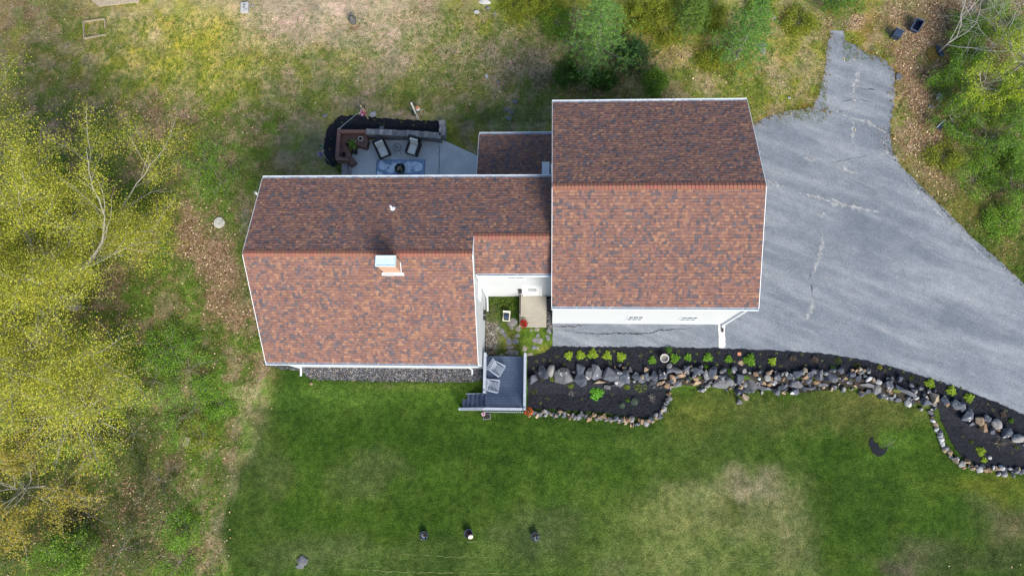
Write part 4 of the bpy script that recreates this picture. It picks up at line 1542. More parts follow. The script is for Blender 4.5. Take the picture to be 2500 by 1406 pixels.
# the big wall of boulders between drive and lawn
bw = thing('boulder_wall', 'long dry wall of grey slate boulders between mulch bed and lawn', 'rock wall', tuple(P(1900, 920)))
BIG = [  # place, width, height in pixels, turn, kind
    (1301, 925, 22, 36, .3, 's'), (1325, 912, 26, 36, .4, 's'), (1345, 905, 20, 30, -.3, 'r'), (1376, 922, 52, 40, -.25, 'L'), (1403, 908, 12, 10, 0, 's'), (1417, 905, 22, 32, .1, 's'), (1416, 928, 34, 34, .2, 's'), (1438, 915, 22, 28, -.3, 's'),
    (1453, 908, 30, 34, .2, 's'), (1466, 912, 14, 32, .6, 's'), (1490, 918, 40, 34, -.4, 's'), (1512, 910, 24, 34, -.7, 's'), (1462, 932, 34, 10, .1, 't'), (1525, 920, 28, 34, .2, 's'), (1510, 932, 32, 26, .3, 's'), (1551, 920, 22, 18, .1, 's'), (1566, 926, 22, 18, .5, 's'),
    (1579, 922, 14, 20, .2, 's'), (1597, 918, 18, 26, -.4, 's'), (1611, 916, 16, 30, .1, 's'), (1590, 936, 26, 12, .1, 's'), (1616, 935, 24, 14, .3, 't'), (1635, 905, 26, 16, .2, 's'), (1652, 905, 26, 18, -.2, 's'), (1660, 920, 28, 16, .1, 't'), (1640, 925, 16, 20, .3, 't'), (1655, 935, 34, 16, .15, 's'),
    (1676, 905, 16, 22, .3, 's'), (1695, 915, 16, 22, -.4, 's'), (1704, 909, 26, 28, -.3, 's'), (1722, 918, 18, 26, .2, 's'), (1738, 912, 24, 32, -.5, 's'), (1765, 918, 32, 12, .05, 's'), (1700, 935, 24, 16, .2, 't'), (1757, 934, 44, 24, -.2, 's'), (1780, 930, 22, 24, .1, 'r'), (1803, 925, 24, 28, .3, 's'), (1716, 950, 24, 16, .15, 's'),
    (1814, 948, 18, 22, .2, 't'), (1835, 940, 34, 36, .1, 's'), (1806, 955, 22, 20, .4, 's'), (1823, 967, 22, 20, .2, 't'), (1809, 979, 16, 14, 0, 's'), (1853, 924, 8, 9, 0, 'w'), (1872, 922, 16, 18, .8, 'r'), (1882, 925, 12, 12, .3, 't'), (1866, 936, 18, 12, -.3, 't'), (1880, 937, 14, 14, .1, 't'), (1892, 933, 12, 14, -.6, 'w'),
    (1870, 948, 36, 18, -.2, 's'), (1896, 920, 18, 20, .3, 's'), (1912, 925, 12, 10, .1, 't'), (1926, 918, 20, 16, .2, 's'), (1945, 914, 28, 18, .3, 's'), (1965, 920, 18, 14, -.2, 't'), (1918, 945, 30, 20, .3, 's'), (1945, 935, 34, 20, -.2, 's'), (1900, 955, 18, 24, .4, 's'), (1942, 955, 24, 18, .2, 's'), (1980, 912, 24, 22, .5, 's'), (1975, 928, 24, 16, .1, 's'), (1985, 945, 24, 14, .2, 's'),
    (2000, 915, 24, 28, -.4, 's'), (1995, 932, 20, 12, .2, 't'), (2020, 920, 26, 24, .2, 's'), (2035, 925, 24, 22, .6, 's'), (2015, 938, 28, 12, -.1, 's'), (2052, 905, 22, 14, .5, 's'), (2060, 922, 18, 14, .1, 't'), (2075, 915, 20, 16, -.2, 's'), (2075, 930, 24, 18, .2, 's'), (2094, 925, 18, 22, .4, 's'), (2100, 908, 20, 16, .3, 's'), (2118, 925, 18, 12, .5, 'w'),
    (2120, 942, 28, 18, -.3, 's'), (2132, 928, 10, 16, .2, 't'), (2142, 932, 14, 14, .4, 'w'), (2140, 950, 24, 22, .3, 's'), (2112, 960, 18, 16, .2, 's'), (2165, 940, 24, 24, -.5, 's'), (2160, 965, 26, 14, .1, 's'), (2210, 955, 52, 22, -.55, 'L'), (2190, 975, 34, 18, -.3, 's'), (2232, 956, 11, 11, 0, 'r'), (2224, 983, 15, 19, .1, 'w'), (2237, 971, 13, 11, .3, 'w'),
    (2258, 980, 30, 28, .2, 's'), (2278, 972, 24, 30, .3, 'b'), (2300, 978, 24, 22, -.3, 's'), (2308, 986, 14, 12, .6, 't'), (2328, 990, 26, 26, .3, 's'), (2345, 993, 20, 24, .5, 's'), (2352, 1015, 34, 28, .2, 's'), (2366, 1005, 14, 20, .1, 's')]
BIG2 = [(2388, 1028, 22, 24, .5, 't'), (2405, 1022, 20, 18, .2, 's'), (2400, 1045, 20, 26, -.4, 'b'), (2430, 1034, 30, 24, -.7, 'r'), (2452, 1056, 34, 22, .6, 'L'), (2435, 1048, 12, 10, .2, 't'), (2420, 1052, 14, 16, .2, 's'), (2480, 1069, 32, 22, .2, 'r'), (2510, 1080, 30, 24, .2, 's'), (2372, 1035, 16, 14, .2, 's'), (2540, 1095, 30, 26, .3, 's')]
MATS = {'s': 'slate', 'L': 'slate', 'r': 'rock', 't': 'tan_rock', 'w': 'white_rock', 'b': 'tan_rock'}


def put_stone(par, name, e, hf=1.0, i=0):
    x_, y_, w_, h_, r_, k_ = e
    s_ = ppm(x_, y_)
    c_ = P(x_, y_, 0.0)
    z_ = gz(c_.x, c_.y)
    a_, b_ = w_ * s_ * 1.22, h_ * s_ * 1.22
    sz_ = min(a_, b_) * .9 + .2
    lib = ROUND if k_ in 'rwL' and w_ > 0 and (k_ != 'L') else SHARP
    return stone(name, lib[(i * 7 + int(x_)) % len(lib)], M[MATS[k_]], (c_.x, c_.y, z_ + sz_ * .22 * hf), a_, b_, sz_, r_, par, .25)


for i, e in enumerate(BIG[:100]):
    put_stone(bw, 'boulder', e, i=i)
bw2 = thing('boulder_wall', 'rounder grey and tan boulders closing the wall beside the right hand mulch bed', 'rock wall', tuple(P(2440, 1050)))
for i, e in enumerate(BIG2):
    put_stone(bw2, 'boulder', e, i=i)
fill = thing('rubble_course', 'small tan and grey rubble wedged along the boulder wall below the garage', 'rubble', tuple(P(1800, 940)))
fill2 = thing('rubble_course', 'small tan and grey rubble wedged along the boulder wall below the open drive', 'rubble', tuple(P(2050, 930)))
lx = [1600, 1700, 1800, 1900, 2000, 2100, 2200, 2260, 2300]
ly = [935, 935, 945, 950, 945, 945, 970, 990, 1000]
for k in range(196):
    x = U(1480, 1880) if k < 98 else U(1880, 2290)
    y = float(np.interp(x, lx, ly)) + U(-44, 10)
    w_ = U(6, 15)
    put_stone(fill if k < 98 else fill2, 'stone', (x, y, w_, w_ * U(.7, 1.1), U(0, 3), rnd.choice('sssssttr')), 1.5, k)


def edging(label, path, n_, w0, w1, width, kinds, loc):
    t_ = thing('stone_edging', label, 'edging', tuple(P(*loc)))
    L_ = [0]
    for a0, b0 in zip(path[:-1], path[1:]):
        L_.append(L_[-1] + math.dist(a0, b0))
    for k_ in range(n_):
        s_ = L_[-1] * (k_ + U(.2, .8)) / n_
        x_ = float(np.interp(s_, L_, [p_[0] for p_ in path]))
        y_ = float(np.interp(s_, L_, [p_[1] for p_ in path]))
        w_ = U(w0, w1)
        put_stone(t_, 'stone', (x_ + U(-width, width) * .4, y_ + U(-width, width), w_, w_ * U(.6, 1), U(0, 3), rnd.choice(kinds)), .8, k_)
    return t_


edging('mixed tan and grey stone edging curving round the lower mulch bed by the deck', [(1290, 1008), (1330, 1008), (1400, 1014), (1470, 1020), (1540, 1030), (1575, 1030), (1605, 1020), (1625, 1000), (1636, 970), (1640, 945)], 98, 9, 17, 7, 'sssttstr', (1480, 1015))
edging('pale rounded stone edging along the curve of the right hand mulch bed', [(2277, 995), (2288, 1020), (2300, 1050), (2312, 1085), (2330, 1105), (2352, 1127), (2390, 1143), (2430, 1148), (2480, 1152), (2540, 1158)], 78, 7, 17, 9, 'sswrttstw', (2380, 1130))

# flagstones in the little front yard
FS = [(1250, 788, 20, 15), (1250, 801, 10, 8), (1265, 803, 11, 12), (1227, 808, 13, 11), (1233, 819, 10, 10), (1263, 819, 13, 8), (1242, 834, 11, 15), (1260, 834, 16, 14), (1245, 848, 18, 7), (1282, 850, 13, 10), (1314, 832, 26, 13), (1313, 818, 9, 8), (1303, 848, 10, 8), (1313, 850, 8, 7), (1338, 824, 8, 14), (1312, 803, 13, 8), (1341, 809, 10, 12), (1227, 868, 16, 7), (1292, 866, 14, 6), (1298, 806, 8, 6), (1216, 800, 9, 8), (1210, 842, 8, 8)]
for i, (x, y, w_, h_) in enumerate(FS):
    s_ = ppm(x, y)
    o = stone('stepping_stone', FLAT[i % 6], M['flat_stone'], P(x, y, 0.0) + Vector((0, 0, .0)), w_ * s_ * 1.4, h_ * s_ * 1.4, .24, U(-.5, .5), None, .03)
    tag(o, 'irregular grey flagstone sunk in the grass of the small front yard', 'stepping stone', 'flagstones in the front yard')
o = stone('stone_slab', FLAT[2], M['flat_stone'], P(1251, 861, 0.05), 37 * ppm(1251, 861), 19 * ppm(1251, 861), .6, .05, None, .02)
tag(o, 'large grey stone slab lying against the head of the deck', 'stone slab')
o = stone('stone_slab', FLAT[4], M['tan_rock'], P(1203, 861, 0.03), 16 * ppm(1251, 861), 10 * ppm(1251, 861), .4, .05, None, .02)
tag(o, 'tan stone between gravel and the deck corner near the house', 'stone')

LOOSE = [(1860, 118, 28, 38, 'rock', FLAT, 'large pale flat boulder lying alone in the dry grass left of the drive'), (1926, 240, 11, 7, 'white_rock', SHARP, 'small bright white stone in the grass near the drive'),
         (2193, 188, 20, 20, 'slate', FLAT, 'blue grey stone at the mossy edge of the drive'), (2291, 237, 24, 22, 'white_rock', SHARP, 'pale rock under the bush, above the mossy one'), (2301, 252, 17, 19, 'moss_rock', SHARP, 'orange brown mossy rock beneath the pale rock'),
         (2273, 260, 14, 10, 'rock', FLAT, 'small pale stone left of the mossy rock'), (2274, 132, 26, 36, 'moss_rock', FLAT, 'long moss covered stone in the dead leaves by the bins'), (1259, 249, 14, 13, 'flat_stone', FLAT, 'single pale flagstone above three others behind the house'),
         (1237, 270, 18, 12, 'flat_stone', FLAT, 'left one of three flat stones in the grass behind the house'), (1252, 275, 14, 13, 'flat_stone', FLAT, 'right one of three flat stones in the grass behind the house'), (1243, 291, 18, 13, 'flat_stone', FLAT, 'lowest flat stone in the grass behind the house'),
         (910, 280, 17, 15, 'white_rock', ROUND, 'round white rock at the back of the mulch by the flower post'), (931, 314, 15, 10, 'rock', SHARP, 'grey rock on the mulch touching the patio wall caps'), (795, 282, 18, 9, 'flat_stone', FLAT, 'flat grey stone in the grass at the mulch tip'),
         (1181, 4, 34, 16, 'white_rock', SHARP, 'big white veined rock at the top edge of the yard'), (1164, 31, 14, 11, 'white_rock', ROUND, 'small white rock below the big veined rock'), (1190, 22, 12, 11, 'rock', ROUND, 'small grey rock right below the big veined rock'), (1208, 36, 8, 9, 'rock', SHARP, 'little grey stone in bright grass behind the house'),
         (1188, 187, 9, 13, 'white_rock', FLAT, 'pale stone standing in the dead leaves behind the house'), (1217, 201, 8, 9, 'rock', FLAT, 'tiny grey stone among leaves behind the low back roof'), (760, 936, 9, 7, 'tan_rock', ROUND, 'small yellowish stone on the lawn near the gravel strip'), (740, 1368, 26, 24, 'slate', FLAT, 'dark flat stone sunk in the lawn near the bottom edge'),
         (734, 1382, 24, 12, 'flat_stone', FLAT, 'pale stone beside the dark one sunk in the lawn'), (1808, 886, 15, 12, 'tan_rock', FLAT, 'upper of two pale triangular stones on the mulch'), (1818, 905, 16, 12, 'rock', FLAT, 'lower of two pale triangular stones on the mulch'), (2415, 1116, 11, 12, 'white_rock', ROUND, 'white stone inside the right hand mulch bed'),
         (1850, 935, 9, 8, 'white_rock', ROUND, 'small white stone set on top of the boulder wall'), (1640, 866, 8, 5, 'tan_rock', ROUND, 'little brown stone near the stone bowl in the mulch'), (1883, 40, 34, 22, 'rock', FLAT, 'weathered rock between pine and drive'), (2354, 120, 12, 9, 'rock', FLAT, 'small rock in shade under the bare tree'), (1290, 15, 9, 4, 'white_rock', FLAT, 'thin white stone in the bright grass at the top')]
for x, y, w_, h_, mt, lib, lab in LOOSE:
    s_ = ppm(x, y)
    c_ = P(x, y)
    o = stone('stone', lib[(x + y) % len(lib)], M[mt], c_ + Vector((0, 0, .03)), w_ * s_ * 1.15, h_ * s_ * 1.15, min(w_, h_) * s_ * (1.2 if lib is FLAT else .9) + .1, U(-.3, .3), None, .08)
    tag(o, lab, 'stone')
g = MB()
q = P(1804, 864)
g.box((q.x, q.y, .06), (.19, .17, .09), rz=.05)
tag(g.build('paver', M['terracotta'], bevel=.01), 'small square terracotta paver lying on the black mulch', 'paver')
g = MB()
g.lathe(P(1620, 876), [(.17, 0), (.22, .30), (.235, .34), (.235, .37), (.19, .37), (.17, .30), (.15, .27)], 24, ms=[0, 0, 0, 0, 0, 1, 1])
tag(g.build('stone_bowl', [M['bowl'], M['flat_stone']]), 'round pale stone bowl standing in the black mulch bed', 'bowl')

# ------------------------------------------------------------------ plants in the beds
def mound(name, label, px, py, rpx, kind, ry=None, group=None, cat='shrub'):
    s_ = ppm(px, py)
    r = rpx * s_
    q_ = P(px, py)
    q_.z += .03
    t = thing(name, label, cat, tuple(q_), U(0, 6), group, local=True)
    pts, sz, dirs = [], [], []
    if kind in ('lime', 'green', 'dome', 'bright'):
        n_ = int(70 + 5200 * r * r)
        n_ = min(n_, 900)
        h = r * (.8 if kind == 'dome' else .6)
        for k_ in range(n_):
            a_ = U(0, 6.283)
            e_ = math.asin(U(0.02, 1))
            q = r * U(.7, 1.0) * (1 + .18 * math.sin(3 * a_ + px) + .12 * math.sin(7 * a_))
            pts.append((q * math.cos(a_) * math.cos(e_), q * math.sin(a_) * math.cos(e_) * (ry or 1), h * math.sin(e_) * U(.8, 1.1)))
            dirs.append((math.cos(a_), math.sin(a_), U(-.3, .5)))
            sz.append(U(.02, .035) if kind == 'dome' else U(.032, .06))
        pal = {'lime': [(.34, .46, .04), (.44, .54, .07), (.25, .38, .03), (.15, .27, .02)], 'green': [(.12, .28, .02), (.18, .36, .03), (.24, .42, .05), (.07, .17, .015)], 'dome': [(.07, .17, .015), (.10, .22, .02), (.045, .11, .012)], 'bright': [(.15, .42, .04), (.22, .5, .06), (.1, .3, .03)]}[kind]
        leafmesh('foliage', pts, sz, pal, M['leaf'], t, False, .6, .55, dirs)
    elif kind == 'spiky':
        for k_ in range(170):
            a_, e_ = U(0, 6.28), U(.1, 1.4)
            for q in (.45, .85):
                pts.append((r * q * math.cos(a_) * math.cos(e_), r * q * math.sin(a_) * math.cos(e_), r * q * math.sin(e_)))
                dirs.append((math.cos(a_) * math.cos(e_), math.sin(a_) * math.cos(e_), math.sin(e_)))
                sz.append(r * .32)
        leafmesh('foliage', pts, sz, [(.10, .16, .11), (.15, .21, .16), (.06, .1, .07)], M['leaf'], t, False, .4, .10, dirs)
    elif kind in ('twig', 'brown', 'straw'):
        g_ = MB()
        for k_ in range(46):
            a_, e_ = U(0, 6.28), U(.15, 1.3)
            L_ = r * U(.6, 1.1)
            p1 = Vector((L_ * math.cos(a_) * math.cos(e_), L_ * math.sin(a_) * math.cos(e_), L_ * math.sin(e_)))
            g_.tube((0, 0, 0), p1, .008, .003, 4)
            if kind != 'straw':
                g_.tube(p1 * .6, p1 * .6 + Vector((U(-.1, .1), U(-.1, .1), .08)), .005, .002, 3)
        g_.build('stems', M['wood'] if kind == 'straw' else M['bark_dark'], t, False)
        if kind == 'brown':
            for k_ in range(160):
                a_, e_, q = U(0, 6.28), U(0, 1.5), r * U(.3, 1)
                pts.append((q * math.cos(a_) * math.cos(e_), q * math.sin(a_) * math.cos(e_), q * math.sin(e_)))
            leafmesh('foliage', pts, .022, [(.09, .045, .02), (.06, .03, .015), (.12, .07, .02)], M['leaf'], t, False)
    elif kind in ('olive', 'yellow', 'sprout', 'fern'):
        pal = {'olive': [(.12, .15, .03), (.08, .12, .02), (.05, .08, .015)], 'yellow': [(.5, .42, .02), (.4, .36, .03), (.2, .25, .03)], 'sprout': [(.16, .2, .05), (.22, .24, .08), (.09, .14, .03)], 'fern': [(.16, .24, .02), (.10, .2, .02), (.24, .26, .03)]}[kind]
        n_ = {'olive': 150, 'yellow': 60, 'sprout': 26, 'fern': 240}[kind]
        for k_ in range(n_):
            a_, e_, q = U(0, 6.28), U(0.1, 1.5), r * math.sqrt(U(.02, 1))
            pts.append((q * math.cos(a_), (ry or 1) * q * math.sin(a_), r * .5 * math.sin(e_) * (1.2 - q / r)))
            dirs.append((math.cos(a_), math.sin(a_), .3))
            sz.append(U(.02, .04))
        leafmesh('foliage', pts, sz, pal, M['leaf'], t, False, .7, .5, dirs)
    return t


limes = ['rounded lime green shrub at the deck end of the row in the mulch', 'lime shrub second from the deck in the row of five', 'lime green shrub in the middle of the row of five', 'lime shrub fourth from the deck in the row of five', 'lime shrub at the garage end of the row of five']
for (x, y, r), lb in zip([(1388, 868, 10), (1417, 867, 11), (1447, 865, 12), (1482, 868, 11), (1516, 871, 11.5)], limes):
    mound('lime_shrub', lb, x, y, r, 'lime', group='lime shrubs in a row')
for x, y, r, k, lb in [(1592, 880, 9.5, 'green', 'bright green shrub left of the round stone bowl'), (1633, 854, 9, 'dome', 'dark green dome bush between stone bowl and drive'), (1647, 875, 11.5, 'green', 'bright green shrub right of the round stone bowl'), (1679, 873, 9, 'green', 'small green shrub second to the right of the stone bowl'),
                       (1728, 873, 11, 'green', 'green shrub by the pale gutter strip of the drive'), (1723, 896, 7.5, 'dome', 'small dark green dome at the boulders near the gutter strip'), (1778, 877, 9, 'green', 'sparse green shrub left of the terracotta paver'), (1782, 906, 7.5, 'dome', 'small dark green dome left of the triangular stones'), (1829, 879, 15, 'green', 'broad deep green shrub right of the terracotta paver'),
                       (1885, 882, 10, 'lime', 'lime shrub standing alone between green and brown shrubs'), (1934, 875, 10, 'brown', 'reddish brown twiggy shrub, first of two in the bed'), (1988, 878, 11, 'brown', 'dark brown twiggy shrub, second of two in the bed'), (2045, 881, 10, 'olive', 'olive shrub where the mulch bed starts to curve'), (2032, 900, 7.5, 'dome', 'small dome bush on the boulders below the olive shrub'),
                       (2092, 893, 9, 'olive', 'loose green shrub right of the olive one'), (2147, 897, 6.5, 'yellow', 'small yellow flowering plant in the curved bed'), (2224, 922, 6, 'olive', 'small faint green plant before the last three lime shrubs'), (2269, 936, 11.5, 'lime', 'first lime shrub of three in the curve by the drive'), (2321, 954, 12, 'lime', 'middle lime shrub of three in the curve by the drive'), (2364, 971, 11.5, 'lime', 'last lime shrub of three in the curve by the drive'),
                       (2446, 1012, 10, 'brown', 'rusty twiggy shrub near the right edge of the bed'), (2467, 1027, 7, 'dome', 'small dome bush above the rounded boulders at the right'), (2393, 1101, 11.5, 'lime', 'lime shrub alone in the right hand mulch bed'), (2401, 1122, 7, 'lime', 'little lime plant below the shrub in the right hand bed'), (2370, 1079, 6, 'olive', 'faint green plant above the shrub in the right hand bed'), (2482, 1090, 7, 'olive', 'green plant below the last round boulder'),
                       (2437, 1080, 24, 'straw', 'dry straw coloured grass clump under the boulders at the right'), (1456, 958, 18, 'bright', 'large bright green leafy plant in the lower bed'), (1549, 980, 10, 'spiky', 'larger grey green spiky clump in the lower bed'), (1518, 990, 8, 'spiky', 'smaller grey green spiky clump in the lower bed'), (1532, 977, 5, 'dome', 'tiny green dome between the two spiky clumps'),
                       (1591, 973, 15, 'twig', 'bare brown twiggy shrub at the round end of the lower bed'), (1394, 960, 11, 'twig', 'faint bare twigs in the lower bed near the lichen boulder'), (1305, 954, 8, 'olive', 'low green plant in the lower bed nearest the deck'), (1337, 973, 5, 'sprout', 'small green sprout in the lower bed near the deck'), (1494, 962, 4.5, 'sprout', 'pale sprout right of the large bright green plant'),
                       (1563, 942, 17, 'fern', 'yellow green ferns spilling from the foot of the boulders'), (1530, 943, 8, 'fern', 'small yellow fern tuft at the foot of the boulders'), (1393, 940, 8, 'fern', 'green weed tuft under the lichen covered boulder'), (1349, 924, 7, 'fern', 'yellow green tuft growing between two boulders near the deck'), (833, 412, 13, 'dome', 'dark green bush at the corner of house and patio edging')]:
    mound({'brown': 'twiggy_shrub', 'twig': 'twiggy_shrub', 'spiky': 'spiky_plant', 'fern': 'fern', 'yellow': 'flowering_plant', 'straw': 'dry_grass_clump', 'sprout': 'sprout'}.get(k, 'shrub'), lb, x, y, r, k, cat='plant' if k in ('sprout', 'yellow', 'fern', 'spiky', 'straw') else 'shrub')
for x, y, r, lb in ((1213, 745, 22, 'leafy green weeds in the inner corner of the small front yard'), (1245, 742, 20, 'leafy green weeds between the hose reel and the front wall'), (1207, 775, 14, 'leafy green weeds beside the gravel in the small front yard')):
    mound('weed_clump', lb, x, y, r, 'fern', cat='weeds')
SPR = [(1359, 871), (1343, 880), (1327, 878), (1309, 882), (1302, 898), (1377, 890), (1432, 878), (1464, 857), (1499, 858), (1489, 886), (1533, 889), (1564, 868), (1588, 858), (1575, 899), (1657, 857), (1702, 864), (1696, 882), (1750, 889), (1755, 861), (1793, 882), (1857, 865), (1855, 894), (1895, 862), (1905, 893), (1958, 865), (1967, 892), (2006, 880), (2075, 878), (2118, 900), (2160, 905), (2172, 900), (2205, 908), (2240, 937), (2295, 933), (2345, 948), (2410, 985), (2423, 1001), (2455, 1003), (2382, 1090), (2470, 1105), (2350, 1065), (1320, 985), (1420, 975),
       (835, 300), (860, 292), (915, 295), (938, 306), (980, 300), (1010, 308), (1040, 300), (808, 340), (806, 365), (815, 390)]
for i, (x, y) in enumerate(SPR):
    mound('sprout', 'small pale sprout coming up through the black mulch', x, y, U(3, 4.6), 'sprout', group='sprouts in the mulch beds', cat='sprout')
t = thing('sapling', 'leafy sapling beside the dark mulch crescent in the lawn', 'sapling', tuple(P(2150, 1088)), local=True)
g = MB()
top = Vector((.1, .15, 1.1))
g.tube((0, 0, 0), top, .015, .008, 6)
pts = []
for k in range(9):
    a_ = U(0, 6.28)
    b0 = top * U(.5, 1)
    b1 = b0 + Vector((math.cos(a_) * .4, math.sin(a_) * .4, .15))
    g.tube(b0, b1, .007, .003, 4)
    for j in range(16):
        pts.append(tuple(b0.lerp(b1, U(.4, 1.1)) + Vector((U(-.08, .08), U(-.08, .08), U(-.05, .05)))))
g.build('trunk', M['bark_dark'], t, False)
leafmesh('foliage', pts, .04, [(.07, .16, .02), (.1, .2, .03)], M['leaf'], t, False)
for x, y, lb, k in [(1037, 1305, 'black pot with a pale grass tuft, leftmost of three on the lawn', 0), (1145, 1300, 'black pot with a round pale pink disc leaning on its rim', 1), (1307, 1308, 'black pot with white pebbles, rightmost of three on the lawn', 2)]:
    c = P(x, y)
    t = thing('lawn_pot', lb, 'pot', tuple(c), 0, 'black pots on the front lawn')
    g = MB()
    g.lathe(c, [(.17, 0), (.215, .25), (.23, .27), (.23, .30), (.20, .30), (.19, .24)], 20, ms=[0, 0, 0, 0, 0, 1])
    g.build('pot', [M['bin'], M['soil']], t)
    if k == 1:
        g = MB()
        d0 = c + Vector((.12, -.12, .36))
        g.tube(d0, d0 + Vector((.02, -.05, .05)), .13, .12, 18)
        g.tube(d0 - Vector((0, -.03, .1)), d0, .05, .05, 10)
        g.build('disc', M['pink'], t)
    else:
        pts = [(c.x + U(-.16, .16), c.y - .05 + U(-.16, .1), c.z + .30) for j in range(18)]
        leafmesh('pebbles' if k else 'grass_tuft', pts, .035, [(.5, .55, .6), (.3, .36, .42)], M['leaf'], t)

# ------------------------------------------------------------------ gravel, joints and cracks
def gravel_mat(name, stops, scale):
    t = NT(name)
    vo = t.n('ShaderNodeTexVoronoi')
    vo.inputs['Scale'].default_value = scale
    t.l(t.pos((1, 1, 0)), vo.inputs['Vector'])
    sp_ = t.n('ShaderNodeSeparateColor')
    t.l(vo.outputs['Color'], sp_.inputs[0])
    c = t.ramp(sp_.outputs[0], stops)
    c = t.mix(1.0, c, t.ramp(vo.outputs['Distance'], [(0.2, (1.1, 1.1, 1.1)), (0.75, (0.25, 0.25, 0.25))]), 'MULTIPLY')
    c = t.mix(0.5, c, t.ramp(t.noise(t.pos(), 1.5, 4), [(0.3, (.6, .6, .6)), (0.7, (1.4, 1.4, 1.4))]), 'MULTIPLY')
    t.bump(t.math('SUBTRACT', 1.0, vo.outputs['Distance']), 0.9, 0.03)
    return t.done(c, 0.9)


M['gravel'] = gravel_mat('grey_gravel', [(0, (0.05, 0.055, 0.065)), (0.5, (0.11, 0.115, 0.13)), (0.8, (0.2, 0.2, 0.21)), (0.92, (0.24, 0.17, 0.12)), (1, (0.42, 0.42, 0.42))], 17)
M['pea'] = gravel_mat('tan_gravel', [(0, (0.10, 0.09, 0.075)), (0.5, (0.2, 0.18, 0.15)), (1, (0.42, 0.39, 0.33))], 17)
drape('gravel_strip', W([(640, 880), (660, 893), (735, 896), (900, 893), (1100, 896), (1186, 898), (1187, 925), (1150, 933), (1000, 932), (900, 931), (800, 928), (755, 925), (735, 905), (690, 902), (648, 892)]), 0.025, M['gravel'], 0.1, 0.05, 0.4, 'stuff')
drape('gravel_strip', W([(1187, 784), (1196, 786), (1212, 800), (1215, 830), (1208, 850), (1196, 866), (1187, 868)]), 0.02, M['pea'], 0.08, 0.05, 0.3, 'stuff')
drape('gravel_strip', W([(1335, 728), (1349, 728), (1349, 810), (1336, 806)]), 0.02, M['gravel'], 0.1, 0.03, 0.3, 'stuff')
drape('gutter_strip', W([(1753, 792), (1770, 792), (1771, 846), (1766, 850), (1755, 850)]), 0.022, M['cement'], 0.1, 0.02, 0.4)


def ribbon(name, pts, w_, mat, off=0.017, amp=.5, seed=1):
    """a wandering strip on the drive: crack or washed-out seam"""
    r = random.Random(seed)
    q = [P(*p_) for p_ in pts]
    mid = []
    for a0, b0 in zip(q[:-1], q[1:]):
        k_ = max(2, int((b0 - a0).length / .12))
        for j in range(k_):
            mid.append(a0.lerp(b0, j / k_) + Vector((r.gauss(0, .025), r.gauss(0, .025), 0)))
    mid.append(q[-1])
    mb = MB()
    pl = None
    for i_ in range(len(mid)):
        d_ = (mid[min(i_ + 1, len(mid) - 1)] - mid[max(i_ - 1, 0)])
        n_ = Vector((-d_.y, d_.x, 0)).normalized()
        e_ = min(1, 3 * min(i_, len(mid) - 1 - i_) / len(mid) + .15)
        h_ = w_ / 2 * (1 + r.uniform(-amp, amp)) * e_
        cur = (mid[i_] + n_ * h_, mid[i_] - n_ * h_ * (1 + r.uniform(-amp, amp)))
        cur = tuple(Vector((c_.x, c_.y, gz(c_.x, c_.y) + off)) for c_ in cur)
        if pl:
            mb.face([pl[0], pl[1], cur[1], cur[0]])
        pl = cur
    return tag(mb.build(name, mat), kind='structure')


for i, (pts, w_) in enumerate([([(1350, 797), (1385, 797), (1405, 795), (1436, 793)], .05), ([(1350, 803), (1380, 806), (1410, 812), (1435, 815), (1465, 815), (1500, 813), (1560, 815), (1592, 812), (1615, 805), (1690, 802)], .055), ([(1980, 692), (1982, 710), (1986, 728)], .04), ([(1975, 690), (1978, 660)], .02), ([(2050, 250), (2080, 243), (2110, 245), (2140, 252)], .03), ([(2104, 216), (2140, 220)], .06), ([(2060, 430), (2120, 460), (2150, 480)], .02), ([(1880, 555), (1840, 560)], .02),
                               ([(2020, 400), (2100, 385), (2130, 378)], .025), ([(2210, 420), (2240, 455), (2290, 500), (2330, 545)], .04)]):
    ribbon('pavement_crack', pts, w_, M['seam'], .016, .6, i)
for i, (pts, w_) in enumerate([([(2008, 568), (2008, 592), (2002, 625), (1990, 655), (1983, 676)], .18), ([(1985, 728), (1984, 752), (1968, 782)], .2), ([(2020, 262), (2060, 280), (2078, 290)], .14), ([(2080, 288), (2084, 305), (2081, 340), (2085, 366)], .26), ([(2080, 288), (2120, 300), (2150, 318), (2165, 325)], .2),
                               ([(2100, 170), (2085, 215), (2083, 245), (2088, 262)], .3), ([(2200, 430), (2260, 490), (2330, 560), (2400, 625), (2450, 668)], .1), ([(1950, 470), (2030, 492), (2110, 512), (2160, 520)], .22), ([(2040, 405), (2075, 420), (2100, 425)], .25), ([(2180, 378), (2192, 398)], .12), ([(2145, 378), (2172, 372)], .2), ([(2005, 530), (2025, 520)], .25), ([(1870, 440), (1920, 460)], .14), ([(1960, 385), (2000, 395)], .2)]):
    ribbon('pavement_crack', pts, w_, M['sand'], .0145 if i < 7 else .013, .8, 30 + i)

# ------------------------------------------------------------------ patio behind the house
drape('patio', W([(838, 400), (850, 388), (868, 372), (893, 344), (1080, 342), (1168, 382), (1168, 470), (838, 470)]), 0.045, M['concrete'], 0.5, 0.0, 1.0)
for pts in ([(1074, 344), (1072, 400), (1072, 440)],):
    ribbon('patio_joint', pts, .035, M['seam'], .05, .1)
T = .72
pw_ = thing('patio_wall', 'low grey block retaining wall with capstones behind the patio', 'retaining wall', tuple(P(985, 335)))
WP = [P(x, y, T) for x, y in ((893, 321), (979, 325), (1046, 328.5), (1076, 333))]
WQ = [P(x, y, T) for x, y in ((1079, 331), (1080, 312), (1079, 293))]


